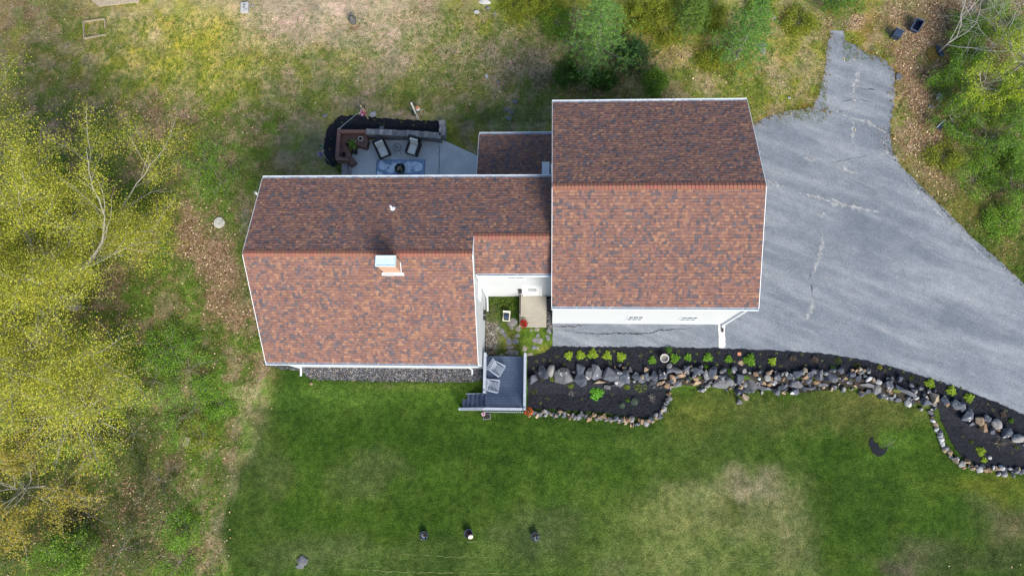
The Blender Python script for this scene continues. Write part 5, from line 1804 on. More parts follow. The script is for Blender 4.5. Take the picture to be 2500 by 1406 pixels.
def walk(poly, step):
    out = []
    for a0, b0 in zip(poly[:-1], poly[1:]):
        L_ = (b0 - a0).length
        k_ = max(1, round(L_ / step))
        for j in range(k_):
            out.append((a0.lerp(b0, j / k_), a0.lerp(b0, (j + 1) / k_)))
    return out


for poly in (WP, WQ):
    g = MB()
    for r_ in range(5):
        for a0, b0 in walk(poly, .38):
            o_ = U(-.012, .012) + r_ * .008
            m_ = (a0 + b0) / 2
            g.bar(Vector((a0.x, a0.y + o_, .07 + .13 * r_)), Vector((b0.x, b0.y + o_, .07 + .13 * r_)), .30, .122)
    g.build('wall_body', M['block'], pw_)
    for a0, b0 in walk(poly, .27):
        d_ = (b0 - a0).normalized() * .006
        o_ = U(-.02, .02)
        g = MB()
        g.bar(Vector((a0.x + d_.x, a0.y + d_.y + o_, T - .03)), Vector((b0.x - d_.x, b0.y - d_.y + o_, T - .03)), U(.33, .38), .07)
        g.build('capstone', M['block'], pw_)
bs = thing('brick_seat', 'brown brick corner seat with raised back walls on the patio', 'garden seat', tuple(P(855, 355)))
g = MB()
g.prism(PP([(832, 326), (893, 327), (899, 345), (893, 361), (871, 354), (851, 340), (841, 352), (849, 363), (858, 381), (848, 388), (826, 386)], .5), 0.0, .5)
g.build('seat', M['brick'], bs, bevel=.01)
g = MB()
g.prism(PP([(849, 388), (860, 382), (869, 394), (857, 404)], .45), 0, .45)
g.build('step', M['brick'], bs, bevel=.01)
for pts in ([(823.5, 313), (832, 313), (827, 382), (818, 382)], [(832.4, 316.5), (892, 317), (892, 325), (831.8, 325)], [(818, 382.6), (827, 382.6), (850, 387), (851, 392), (820, 391)]):
    g = MB()
    g.prism(PP(pts, .85), 0, .85)
    g.build('back_wall', M['brick'], bs, bevel=.008)
rw = thing('block_edging', 'low grey green block edging running from the brick seat to the house', 'edging', tuple(P(845, 415)))
g = MB()
g.prism(PP([(834, 393), (847.5, 393), (847.5, 445), (834, 445)], .35), 0, .35)
g.build('wall_body', M['block'], rw)
g = MB()
g.prism(PP([(848.5, 402), (856, 402), (856, 445), (848.5, 445)], .2), 0, .2)
g.build('wall_body', M['block'], rw)

# rug with palm fronds
t = NT('rug_weave')
M['rug'] = t.done(t.mix(.5, (.20, .29, .42), t.ramp(t.noise(t.pos((1, 1, 1)), 9, 4), [(.3, (.5, .55, .65)), (.7, (1.5, 1.45, 1.35))]), 'MULTIPLY'), .95)
M['frond'] = mottled('rug_frond', (.42, .5, .58), (.55, .62, .68), 6, .95, 0)
a_, b_ = P(920.5, 391, .0), P(1037, 432, .0)
g = MB()
g.box(((a_.x + b_.x) / 2, (a_.y + b_.y) / 2 - .2, .058), (b_.x - a_.x, a_.y - b_.y + .4, .012), m=0)
for x in (a_.x + .012, b_.x - .012):
    g.box((x, (a_.y + b_.y) / 2 - .2, .0655), (.024, a_.y - b_.y + .4, .003), m=2)
zf = .067
for cx_, cy_, n_, a0, a1, r0, r1 in ((975, 424, 26, .1, 3.05, .25, .85), (922, 412, 11, -.2, 1.5, .1, .6), (1038, 415, 14, 1.6, 3.3, .15, .75), (921, 432, 9, .3, 1.5, .08, .4), (1006, 396, 8, 3.4, 6.0, .05, .5), (940, 400, 7, 2.6, 5.6, .05, .4)):
    c = P(cx_, cy_, 0)
    for k in range(n_):
        an_ = a0 + (a1 - a0) * k / (n_ - 1)
        d_ = Vector((math.cos(an_), math.sin(an_), 0))
        n_2 = Vector((-d_.y, d_.x, 0))
        p0_, p1_ = c + d_ * r0 * U(.8, 1.2), c + d_ * r1 * U(.8, 1.1)
        if not (a_.x + .04 < p1_.x < b_.x - .04 and p1_.y < a_.y - .03 and a_.x + .03 < p0_.x < b_.x - .03):
            continue
        h_ = .055
        q = [p0_ - n_2 * .004, (p0_ + p1_) / 2 - n_2 * h_, p1_, (p0_ + p1_) / 2 + n_2 * h_]
        zf += .0003
        g.face([Vector((v.x, v.y, zf)) for v in q], 1)
tag(g.build('rug', [M['rug'], M['frond'], M['bin']]), 'blue outdoor rug with pale palm frond pattern on the patio', 'rug')
c = P(979, 416, .07)
t = thing('fire_pit', 'round black fire bowl filled with wood on the blue rug', 'fire pit', tuple(c))
g = MB()
g.lathe(c, [(.16, 0), (.27, .16), (.31, .30), (.31, .33), (.25, .33), (.22, .24), (.05, .2)], 28)
g.build('bowl', M['black'], t)
for k in range(9):
    g = MB()
    an_ = U(0, 3.14)
    q = c + Vector((U(-.1, .1), U(-.1, .1), .26 + .012 * k))
    d_ = Vector((math.cos(an_), math.sin(an_), U(-.1, .1))) * .12
    g.tube(q - d_, q + d_, .025, .022, 7)
    g.build('log', M['tan_rock'] if k % 2 else M['wood'], t)

# wicker chairs
def make_wicker():
    t_ = thing('patio_chair', 'x', 'chair', local=True)
    g_ = MB()
    g_.box((.02, 0, .17), (.78, .74, .26))
    for s in (-1, 1):
        for x_ in (-.34, .38):
            g_.box((x_, s * .35, .05), (.06, .06, .10))
    g_.build('base', M['wicker'], t_, False, bevel=.015)
    for s in (-1, 1):
        g_ = MB()
        g_.prism([(-.40, s * .30), (.46, s * .30), (.46, s * .42), (-.40, s * .42)], .10, .58)
        g_.build('armrest', M['wicker'], t_, False, bevel=.03)
    g_ = MB()
    g_.bar((-.34, 0, .25), (-.52, 0, .90), .84, .10)
    g_.build('backrest', M['wicker'], t_, False, bevel=.02)
    g_ = MB()
    g_.box((.10, 0, .38), (.70, .58, .14))
    g_.build('seat_cushion', M['cushion'], t_, False, bevel=.04)
    g_ = MB()
    g_.bar((-.22, 0, .44), (-.36, 0, .88), .56, .14)
    g_.build('back_cushion', M['cushion'], t_, False, bevel=.04)
    return t_


wc = make_wicker()
wc['label'] = 'black wicker chair with pale cushions, between the brick seat and the wire table'
wc['group'] = 'wicker chairs on the patio'
wc.location = P(937, 372, .045)
wc.rotation_euler = (0, 0, math.radians(-65))
wc.scale = (.92, .86, .95)
o = dup(wc, P(1012, 366, .045), math.radians(-106), 'black wicker chair with pale cushions, on the open side of the wire table')
c = P(974, 369, .045)
t = thing('side_table', 'small round black wire side table between the wicker chairs', 'table', tuple(c))
g = MB()
z = .50
for r_ in (.24, .235):
    for k in range(28):
        a0, a1 = k * 6.2832 / 28, (k + 1) * 6.2832 / 28
        g.tube(c + Vector((r_ * math.cos(a0), r_ * math.sin(a0), z)), c + Vector((r_ * math.cos(a1), r_ * math.sin(a1), z)), .011, None, 5, cap=False)
for an_ in (0.4, 1.2, 2.1, 2.8):
    d_ = Vector((math.cos(an_), math.sin(an_), 0)) * .235
    g.tube(c - d_ + Vector((0, 0, z)), c + d_ + Vector((0, 0, z)), .008, None, 5)
g.build('table_top', M['black'], t)
for k in range(4):
    a0 = k * 1.571 + .7
    g = MB()
    g.tube(c + Vector((.2 * math.cos(a0), .2 * math.sin(a0), z)), c + Vector((.24 * math.cos(a0), .24 * math.sin(a0), 0)), .011, .011, 6)
    g.build('leg', M['black'], t)
# potted palm and pots
c = P(869, 374, .045)
t = thing('potted_palm', 'potted spiky palm with arching green leaves by the brick seat', 'potted plant', tuple(c))
g = MB()
g.lathe(c, [(.11, 0), (.155, .27), (.165, .30), (.14, .30), (.13, .26)], 18, ms=[0, 0, 0, 0, 1])
g.build('pot', [M['black'], M['soil']], t)
tp = P(862, 352, .95)
g = MB()
g.tube(c + Vector((0, 0, .25)), tp, .025, .018, 7)
g.build('trunk', M['bark'], t)
g = MB()
for k in range(46):
    a0, e0 = U(0, 6.283), U(-.25, 1.2)
    d_ = Vector((math.cos(a0) * math.cos(e0), math.sin(a0) * math.cos(e0), math.sin(e0)))
    L_ = U(.26, .40)
    n_ = Vector((-math.sin(a0), math.cos(a0), 0)) * .016
    p0_, p1_, p2_ = tp, tp + d_ * L_ * .6, tp + d_ * L_ + Vector((0, 0, -.08))
    cc = rnd.choice([(.16, .30, .03), (.1, .22, .02), (.06, .14, .015), (.22, .36, .05)])
    g.face([p0_ - n_ * .5, p1_ - n_, p1_ + n_, p0_ + n_ * .5], 0, cc)
    g.face([p1_ - n_, p2_, p1_ + n_], 0, cc)
g.build('foliage', M['leaf'], t)
potted('flower_pot', 'pale rimmed round pot with dark soil on the brick seat', P(882, 342, .5), .13, .2, M['beige'], [(.06, .04, .03), (.03, .03, .02)], 14, .07, .05, .03)
potted('flower_pot', 'small dark pot with dry stems on the low end of the brick seat', P(841, 379, .5), .10, .14, M['black'], [(.03, .015, .02), (.05, .03, .03)], 40, .12, .14, .04)

# posts with flowers round the patio bed
def garden_post(name, label, base, h, mat, r=.05, lean=(0, 0), group=None):
    b0 = P(*base)
    t_ = thing(name, label, 'post', tuple(b0), 0, group)
    g_ = MB()
    g_.tube(b0 - Vector((0, 0, .2)), b0 + Vector((lean[0], lean[1], h)), r, r * .9, 10)
    g_.build('pole', mat, t_)
    g_ = MB()
    tp_ = b0 + Vector((lean[0], lean[1], h))
    g_.bar(tp_ - Vector((.03, 0, .12)), tp_ + Vector((.25, -.05, -.08)), .03, .04)
    g_.build('arm', M['black'], t_)
    return t_, tp_


t, tp = garden_post('flower_post', 'weathered tan post with colourful flowers at the back of the mulch bed', (899, 291), 1.75, M['wood'])
tc = P(886, 276, .9)
flower_ball('flower_basket', 'pink white and red flowers hanging on the tan post by the white rock', 'flower basket', tc, .20, [(.55, .08, .12), (.7, .25, .4), (.75, .7, .75), (.35, .15, .5), (.6, .1, .05)], 150, .05, hang=tp)
t, tp = garden_post('flower_post', 'tall pale round post behind the right half of the patio wall', (1021, 292), 2.1, M['cement'], .06)
tc = P(1011, 277, .7)
flower_ball('flower_basket', 'dark purple flowers hanging low on the tall pale post', 'flower basket', tc, .17, [(.10, .04, .14), (.16, .06, .2), (.06, .03, .08)], 110, .35, hang=tp)
c = P(1019, 263, 1.3)
t = thing('bird_feeder', 'small rust red roofed bird feeder beside the tall pale post', 'bird feeder', tuple(c))
g = MB()
g.lathe(c, [(.05, -.2), (.05, 0)], 12)
g.lathe(c, [(.11, -.22), (.11, -.2)], 14)
g.build('tube', M['white'], t)
g = MB()
g.lathe(c, [(.12, 0), (.02, .09)], 14)
g.build('roof', M['terracotta'], t)
g = MB()
g.tube(c + Vector((0, 0, -1.3)), c + Vector((0, 0, -.2)), .012, .012, 6)
g.build('pole', M['black'], t)
t, tp = garden_post('flower_post', 'thin grey metal crook at the left end of the mulch bed', (806, 399), 2.4, M['metal'], .014)
tc = P(783, 377, 1.0)
flower_ball('flower_basket', 'purple and white flowers, lower basket on the thin metal crook', 'flower basket', tc, .17, [(.3, .12, .5), (.6, .5, .75), (.75, .7, .8), (.2, .08, .35)], 130, .12, hang=tp)
tc = P(785, 358, 1.5)
flower_ball('flower_basket', 'pale mint green and white ball, upper basket on the thin metal crook', 'flower basket', tc, .13, [(.4, .65, .5), (.65, .75, .65), (.2, .45, .3)], 90, .3, hang=tp)
g = MB()
g.tube(P(872, 278, .02), P(826, 316, .9), .012, .012, 6)
tag(g.build('cane', M['metal']), 'thin grey cane leaning across the mulch to the brick seat corner', 'cane')

# ------------------------------------------------------------------ back yard
c = P(600, 22)
g = MB()
s_ = ppm(600, 22)
g.box(c + Vector((0, 0, .1)), (18 * s_, 25 * s_, .22), rz=.06)
for k in (-1, 1):
    g.box(c + Vector((-.02 + k * .0, .06 + k * .08, .2105)), (.10, .09, .004), rz=.06, m=1)
tag(g.build('cinder_block', [M['white_rock'], M['seam']], bevel=.015), 'white concrete block with two dark holes in the back grass', 'concrete block')
o = stone('stone', FLAT[1], M['rock'], P(617, 16) + Vector((0, 0, .03)), .25, .2, .2, .3)
tag(o, 'small grey stone touching the white concrete block', 'stone')
c = P(864, 57)
t = thing('chiminea', 'weathered black iron fire pot standing in the bare dry grass', 'chiminea', tuple(c))
g = MB()
g.lathe(c, [(.14, 0), (.21, .2), (.21, .4), (.12, .6), (.085, .75), (.085, .8), (.06, .8), (.055, .6)], 22)
g.build('body', M['iron'], t, smooth=True)
g = MB()
g.lathe(c + Vector((0, 0, .76)), [(.058, 0), (.058, .012)], 16)
g.build('flue', M['black'], t)
o = stone('stone', SHARP[3], M['slate'], P(855, 46) + Vector((0, 0, .06)), .32, .3, .3, .5)
tag(o, 'grey green stone leaning behind the iron fire pot', 'stone')
o = drape('ash_patch', W([(852, 66), (870, 64), (876, 58), (880, 66), (872, 74), (858, 76)]), .012, M['tan_rock'], .08, .05, .2)
t = thing('raised_bed', 'old raised bed of thin boards overgrown with grass', 'raised bed', tuple(P(235, 75)))
for pts in ([(208, 97), (262, 87)], [(258, 49), (260, 72)], [(206, 56), (208, 97)], [(206, 56), (258, 49)]):
    g = MB()
    g.bar(P(*pts[0]) + Vector((0, 0, .07)), P(*pts[1]) + Vector((0, 0, .07)), .04, .18)
    g.build('board', M['wood'], t)
t = thing('platform', 'weathered pale wood platform at the top left edge', 'platform', tuple(P(280, 5)))
poly = PP([(223, 1), (240, 16), (338, 5), (350, -30), (215, -30)], .35)
g = MB()
g.prism(poly, .28, .35)
g.build('deck_boards', M['wood'], t)
for px, py in ((240, 10), (330, 2), (225, -5)):
    g = MB()
    q = P(px, py, .3)
    g.box((q.x, q.y, .1), (.1, .1, .36))
    g.build('post', M['wood'], t)
c = P(536, 544)
g = MB()
g.lathe(c, [(.33, 0), (.33, .07), (.31, .085), (.05, .095)], 32)
tag(g.build('septic_lid', M['bowl']), 'round grey concrete lid in the dead leaves west of the house', 'lid')
c = P(457, 1078)
g = MB()
g.box(c + Vector((0, 0, .06)), (.30, .5, .05), rz=-.25, rx=.06)
tag(g.build('board', M['wood']), 'short tan board lying in the weeds at the lower left', 'board')


def bin_(label, corners, z, rz, tilt, open_=True):
    c_ = P(*corners)
    t_ = thing('storage_bin', label, 'bin', tuple(c_), rz, 'dark bins beyond the drive', local=True)
    g_ = MB()
    M4 = Matrix.Translation((0, 0, z)) @ Matrix.Rotation(tilt, 4, 'Y')
    L_, w_, h_ = .66, .42, .42
    for cx_, cy_, cz_, sx_, sy_, sz_ in ((0, 0, -h_ / 2, L_, w_, .02), (L_ / 2, 0, 0, .02, w_, h_), (-L_ / 2, 0, 0, .02, w_, h_), (0, w_ / 2, 0, L_, .02, h_), (0, -w_ / 2, 0, L_, .02, h_)):
        i0 = len(g_.v)
        g_.box((cx_, cy_, cz_), (sx_, sy_, sz_))
        g_.v[i0:] = [tuple(M4 @ Vector(v)) for v in g_.v[i0:]]
    g_.build('body', M['bin'], t_, False)
    g_ = MB()
    for cx_, cy_, sx_, sy_ in ((L_ / 2 + .01, 0, .04, w_ + .06), (-L_ / 2 - .01, 0, .04, w_ + .06), (0, w_ / 2 + .01, L_, .035), (0, -w_ / 2 - .01, L_, .035)):
        i0 = len(g_.v)
        g_.box((cx_, cy_, h_ / 2), (sx_, sy_, .03))
        g_.v[i0:] = [tuple(M4 @ Vector(v)) for v in g_.v[i0:]]
    g_.build('rim', M['deck'], t_, False)
    return t_


bin_('dark blue plastic bin lying on its side at the mossy end of the drive', (2184, 92), .26, math.radians(58), 1.35)
bin_('open dark blue plastic bin standing in the dead leaves beyond the other', (2232, 70), .24, math.radians(60), -.25)
o = stone('stone', FLAT[3], M['bin'], P(2293, 127) + Vector((0, 0, .12)), .42, .85, .7, .3, None, .1)
tag(o, 'dark blue grey slab beside the long mossy stone', 'stone')
g = MB()
a0, b0 = P(2289, 316) + Vector((0, 0, .05)), P(2304, 301) + Vector((0, 0, .16))
g.bar(a0, b0, .22, .03)
n_ = Vector((-.07, .07, .015))
g.bar(a0 + n_, b0 + n_, .035, .035, m=1)
tag(g.build('board', [M['bin'], M['white']]), 'dark board with a white edge leaning in the leaves at the right', 'board')

# ------------------------------------------------------------------ trees
class Tree:
    def __init__(s, seed):
        s.r = random.Random(seed)
        s.mb = MB()
        s.tips = []

    def grow(s, p, d, L, r, depth, maxd, kids, spread, up, taper=.62, sides=None, wob=.16):
        R = s.r
        n_ = 5 if depth < maxd else 3
        d = d.normalized()
        pts = [p]
        q = p.copy()
        for k in range(n_):
            d = (d + Vector((R.gauss(0, wob), R.gauss(0, wob), R.gauss(0, wob) + up))).normalized()
            q = q + d * (L / n_)
            pts.append(q.copy())
        sd = sides or (9 if r > .12 else 6 if r > .04 else 4 if r > .012 else 3)
        for k in range(n_):
            r0 = r * (1 - (1 - taper) * k / n_)
            r1 = r * (1 - (1 - taper) * (k + 1) / n_)
            if depth == maxd and k == n_ - 1:
                r1 = r * .3
            s.mb.tube(pts[k], pts[k + 1], r0, r1, sd, cap=False)
        if depth >= maxd - 1:
            for k in range(1, n_ + 1):
                if depth == maxd or k >= 3:
                    s.tips.append((pts[k], d.copy(), depth))
        if depth < maxd:
            for k in range(kids[depth]):
                t_ = R.uniform(.3, 1.0)
                j = min(n_ - 1, int(t_ * n_))
                b = pts[j].lerp(pts[j + 1], t_ * n_ - j)
                a_ = R.uniform(0, 6.283)
                o = d.orthogonal().normalized()
                o = Matrix.Rotation(a_, 3, d) @ o
                s.grow(b, d * math.cos(spread) + o * math.sin(spread), L * R.uniform(.45, .72), r * taper * R.uniform(.5, .72), depth + 1, maxd, kids, spread, up, taper, None, wob)
            s.grow(q, d, L * .6, r * taper, depth + 1, maxd, kids, spread, up, taper, None, wob)


def leaves_at(tips, r, per, sp):
    out = []
    for p, d, dep in tips:
        for k in range(per):
            out.append((p.x + r.gauss(0, sp), p.y + r.gauss(0, sp), p.z + r.gauss(0, sp * .8)))
    return out


# the big maple west of the house, in first yellow leaf
base = P(185, 745, 0.0)
mt = thing('maple_tree', 'big spreading tree in yellow spring leaf left of the house', 'tree', tuple(base))
T_ = Tree(11)
lean = Vector((-.35, .35, 3.6))
T_.mb.tube(base - Vector((0, 0, .3)), base + lean * .5, .42, .34, 12)
T_.mb.tube(base + lean * .5, base + lean, .34, .30, 12)
T_.mb.build('trunk', M['bark_dark'], mt)
fork = base + lean
T_ = Tree(12)
NL = 26
for k in range(NL):
    az = 6.2832 * k / NL + T_.r.uniform(-.2, .2)
    el = T_.r.choice([.12, .3, .5, .75, 1.0])
    h_ = T_.r.uniform(.45, 1.0)
    L_ = (5.3 if math.cos(az) > -.2 else 4.3) * (1.1 - .3 * el) * T_.r.uniform(.85, 1.1)
    T_.grow(base + lean * h_, Vector((math.cos(az) * math.cos(el), math.sin(az) * math.cos(el), math.sin(el))), L_, .06 + .025 * (math.sin(az) < .2), 0, 3, (5, 5, 4), .58, .035, .6, None, .12)
T_.mb.build('branches', M['bark'], mt)
lv = leaves_at([q_ for q_ in T_.tips if q_[0].y > base.y + 1.5], T_.r, 17, .25) + leaves_at([q_ for q_ in T_.tips if q_[0].y <= base.y + 1.5], T_.r, 15, .27)
print('maple tips', len(T_.tips), 'leaves', len(lv))
YEL = [(.49, .48, .055), (.41, .42, .04), (.56, .53, .09), (.31, .35, .035), (.24, .28, .03)]
leafmesh('crown', lv, np.random.RandomState(5).uniform(.024, .047, len(lv)), YEL, M['leaf'], mt, tilt=.8, aspect=.75)


def small_tree(name, label, px, py, seed, h, L0, nl, kids, per, sz, pal, bark, trunk_r=.07, el=(.2, .9), sp=.12, az0=0, az1=6.2832, spread=.6, group=None, maxd=2, cat='tree', up=.04, wob=.16):
    b = P(px, py)
    t_ = thing(name, label, cat, tuple(b), 0, group)
    T = Tree(seed)
    T.mb.tube(b - Vector((0, 0, .2)), b + Vector((0, 0, h)), trunk_r, trunk_r * .7, 8)
    T.mb.build('trunk', bark, t_)
    T = Tree(seed + 1)
    for k in range(nl):
        az = az0 + (az1 - az0) * (k + .5) / nl + T.r.uniform(-.25, .25)
        e_ = T.r.uniform(*el)
        T.grow(b + Vector((0, 0, h * T.r.uniform(.5, 1))), Vector((math.cos(az) * math.cos(e_), math.sin(az) * math.cos(e_), math.sin(e_))), L0 * T.r.uniform(.75, 1.1), trunk_r * .5, 0, maxd, kids, spread, up, .6, None, wob)
    T.mb.build('branches', bark, t_)
    if per:
        lv_ = leaves_at(T.tips, T.r, per, sp)
        leafmesh('crown', lv_, np.random.RandomState(seed).uniform(sz * .6, sz * 1.2, len(lv_)), pal, M['leaf'], t_, tilt=.8, aspect=.7)
    return t_


ORG = [(.40, .36, .05), (.34, .30, .045), (.44, .36, .07), (.27, .27, .03), (.36, .25, .05)]
GRN = [(.15, .29, .03), (.21, .37, .04), (.10, .2, .02), (.26, .4, .06)]
small_tree('young_tree', 'thin young tree with sparse orange yellow leaves below the big tree', 110, 1185, 31, 2.4, 3.1, 14, (5, 4), 12, .045, ORG, M['bark'], .055, maxd=2, spread=.65)
small_tree('young_tree', 'sparse yellow leaved young tree at the left edge above the bottom corner', 25, 1060, 37, 2.6, 3.0, 13, (5, 4), 11, .045, ORG + YEL, M['bark'], .055, maxd=2, spread=.65)
small_tree('young_tree', 'loose yellow green young tree between the big tree and the lower lawn edge', 250, 1010, 41, 1.8, 2.7, 12, (5, 4), 11, .042, YEL + GRN, M['bark'], .07, maxd=2)
small_tree('shrub', 'light green leafy shrub in the bottom left corner', 185, 1365, 43, .5, 1.4, 12, (5, 4), 6, .045, GRN, M['bark_dark'], .04, maxd=2, cat='shrub')
small_tree('shrub', 'low bushy green shrub at the left edge near the bottom', 50, 1300, 47, .4, 1.2, 10, (4, 3), 6, .045, [(.05, .09, .02), (.08, .13, .02), (.04, .07, .015)], M['bark_dark'], .03, maxd=2, cat='shrub')
for i, (x, y, L_, lb) in enumerate([(465, 905, .95, 'spreading green bramble shrub in the leaves near the house corner'), (475, 1000, 1.0, 'low green bramble shrub below the spreading one, left of the lawn edge'), (420, 850, .8, 'green undergrowth shrub under the right rim of the big tree'), (540, 985, .5, 'small green tuft shrub close to the dry lawn edge'), (455, 1290, .6, 'bright green weed clump between lower shrubs and lawn edge')]):
    small_tree('shrub', lb, x, y, 61 + 3 * i, .15, L_ * 1.25, 12, (5, 4), 3, .034, [(.14, .3, .025), (.19, .37, .03), (.09, .2, .02), (.25, .4, .045)], M['bark_dark'], .02, (.02, .4), .14, maxd=2, cat='shrub', up=.0)
# right hand side: bare tree, yellow green tree and shrubs
small_tree('bare_tree', 'leafless pale grey tree with forked branches at the top right', 2290, 130, 81, 1.2, 3.0, 5, (4, 3, 3), 0, .05, GRN, M['bark_grey'], .045, (.25, .8), az0=-.1, az1=1.4, maxd=3, spread=.6, wob=.3)
small_tree('bare_tree', 'second leafless grey tree at the right edge near the top corner', 2410, 128, 85, 1.4, 2.5, 5, (4, 3, 3), 0, .05, GRN, M['bark_grey'], .04, (.3, 1.0), az0=.2, az1=2.6, maxd=3, spread=.6, wob=.3)
small_tree('bare_tree', 'low bare grey branches lying over the shrubs beside the pale rock', 2335, 205, 89, .4, 1.5, 7, (5, 4), 0, .05, GRN, M['bark_grey'], .03, (.1, .6), maxd=2, spread=.7)
YG = [(.33, .42, .02), (.26, .36, .02), (.40, .46, .04), (.17, .27, .02)]
small_tree('young_tree', 'bright yellow green young tree among the shrubs at the right', 2385, 235, 91, 1.0, 1.25, 10, (4, 4), 6, .042, YG, M['bark'], .05, maxd=2)
small_tree('young_tree', 'yellow green tree cut by the right edge below the bare trees', 2460, 185, 95, 2.0, 1.6, 9, (4, 3), 6, .045, YG, M['bark'], .06, maxd=2)
for i, (x, y, L_, lb) in enumerate([(2400, 360, 1.3, 'broad green shrub in the middle of the right hand thicket'), (2320, 300, .9, 'green shrub beside the board and pale rock at the right'), (2465, 470, 1.0, 'green shrub lowest in the right hand thicket'), (2470, 310, 1.0, 'dull green shrub at the right edge beside the broad one'), (2310, 205, .8, 'green shrub above the pale rock at the right'), (2345, 95, .8, 'low green growth under the bare tree at the top right'), (2460, 395, .9, 'bright green shrub between broad and lowest shrubs at the right'), (2350, 150, .7, 'dark green low shrub between bare tree and yellow green tree')]):
    small_tree('shrub', lb, x, y, 101 + 3 * i, .25, L_ * 1.1, 12, (5, 3), 5, .036, [(.11, .24, .02), (.16, .31, .025), (.08, .16, .015), (.2, .34, .035)], M['bark_dark'], .03, (.1, 1.0), .11, maxd=2, cat='shrub')


def pine(label, px, py, h, r, seed, pal, group='pines along the back edge'):
    R = random.Random(seed)
    b = P(px, py)
    t_ = thing('pine_tree', label, 'tree', tuple(b), 0, group)
    g_ = MB()
    g_.tube(b - Vector((0, 0, .2)), b + Vector((0, 0, h)), .025 * h, .01, 8)
    g_.build('trunk', M['bark_dark'], t_)
    g_ = MB()
    pts, dirs, sz = [], [], []
    z = h * .12
    while z < h * .98:
        f_ = 1 - z / h
        n_ = R.randint(4, 7)
        a0 = R.uniform(0, 6.28)
        for k in range(n_):
            a_ = a0 + 6.2832 * k / n_ + R.uniform(-.2, .2)
            L_ = r * (f_ ** .7) * R.uniform(.55, 1.2) + .1
            p0_ = b + Vector((0, 0, z))
            d_ = Vector((math.cos(a_), math.sin(a_), .28 + .5 * (1 - f_)))
            p1_ = p0_ + d_ * L_
            g_.tube(p0_, p1_, .02 * (f_ + .2), .006, 4, cap=False)
            m_ = int(7 + L_ * 17)
            for j in range(m_):
                u_ = R.uniform(.25, 1.05)
                w_ = L_ * .36 * (1.2 - u_) + .05
                c_ = p0_.lerp(p1_, u_) + Vector((R.gauss(0, w_ + .03), R.gauss(0, w_ + .03), R.gauss(0, .04)))
                for q in range(9):
                    aa, ee = R.uniform(0, 6.28), R.uniform(-.1, 1.2)
                    dd = Vector((math.cos(aa) * math.cos(ee), math.sin(aa) * math.cos(ee), math.sin(ee)))
                    pts.append(tuple(c_ + dd * .07))
                    dirs.append(tuple(dd))
                    sz.append(R.uniform(.06, .10))
        z += h * R.uniform(.075, .105)
    g_.build('branches', M['bark_dark'], t_)
    leafmesh('crown', pts, sz, pal, M['needle'], t_, tilt=.8, aspect=.14, dirs=dirs)
    return t_


PN = [(.13, .27, .06), (.18, .34, .08), (.08, .18, .05), (.24, .38, .07)]
pine('largest blue green pine at the top, above the garage roof', 1455, 150, 6.0, 2.3, 7, PN)
pine('small dark pine tucked in below the largest pine', 1540, 158, 1.8, 1.25, 8, [(.05, .12, .03), (.07, .15, .04), (.04, .09, .025)])
pine('slender tall pine right of centre along the top edge', 1795, 145, 5.6, 1.6, 9, [(.14, .29, .05), (.19, .36, .07), (.09, .19, .04)])
pine('small yellow green pine between the two tall ones', 1680, 75, 3.0, 1.2, 10, [(.14, .24, .04), (.18, .28, .05), (.1, .18, .03)])
pine('low green pine at the top edge near the drive end', 2030, 14, 2.4, 1.3, 13, [(.10, .2, .03), (.14, .25, .04), (.07, .15, .03)])
for i, (x, y, L_, lb) in enumerate([(1385, 190, .6, 'small dark green bush below the pines near the garage roof'), (1470, 205, .5, 'tiny dark bush closest to the garage gutter'), (1600, 30, .9, 'yellow green bush at the top edge between pines'), (1330, 20, .8, 'yellow green bush left of the largest pine'), (1545, 60, .7, 'sunny yellow green bush beside the largest pine'), (1735, 60, .7, 'olive bush left of the slender pine')]):
    small_tree('shrub', lb, x, y, 201 + 3 * i, .2, L_, 11, (5, 4), 7, .035, [(.07, .15, .02), (.1, .19, .025), (.05, .1, .015)] if i < 2 else [(.24, .29, .025), (.18, .24, .02), (.3, .32, .04)], M['bark_dark'], .02, (.1, .9), .09, maxd=2, cat='shrub')

# ------------------------------------------------------------------ loose cover: dead leaves and weeds
def scatter(n_, field, thr, seed):
    rs = np.random.RandomState(seed)
    x = rs.uniform(-33, 33, n_)
    y = rs.uniform(-12, 25, n_)
    C, Lt, wm = ground_fields(x, y)
    u, v = proj(x, y, 0.0)
    inside = ((u > 1340) & (u < 2640) & (v > 300) & (v < 1150) & (v < np.interp(u, [1340, 2200, 2640], [850, 905, 1090])) & (v > np.interp(u, [1842, 1990, 2185, 2500, 2640], [303, 262, 380, 692, 810])) & (u > 1342))
    house_ = ((x > HX0 - .05) & (x < HX1) & (y > HWY) & (y < 12)) | ((x > HX1) & (x < .2) & (y > CWY) & (y < 14.6)) | ((x > 0) & (x < 9.4) & (y > 5.8) & (y < 15.8)) | ((u > 790) & (u < 1168) & (v > 275) & (v < 430)) | ((u > 2018) & (u < 2185) & (v > 72) & (v < 310) & ~((v < 150) & (u > 2060)))
    keep = ~inside & ~house_ & ~((u > 1180) & (u < 1345) & (v > 720) & (v < 1010)) & ~((u > 1340) & (v > 840) & (v < 1160) & (v < np.interp(u, [1340, 1640, 2000, 2300, 2640], [1020, 960, 960, 1150, 1160])))
    w_ = field(C, Lt, u, v)
    keep &= rs.rand(n_) < w_ * thr
    return x[keep], y[keep], C[keep], u[keep], v[keep]


def gzv(x, y):
    yl_ = np.interp(x, _wx, _wy)
    wd_ = np.where(x < -2.5, 1.3, np.where(x > -1.2, 0.75, 0.75 + .55 * (-1.2 - x) / 1.3))
    return -0.5 * sst(0, 1, (yl_ - y) / wd_)


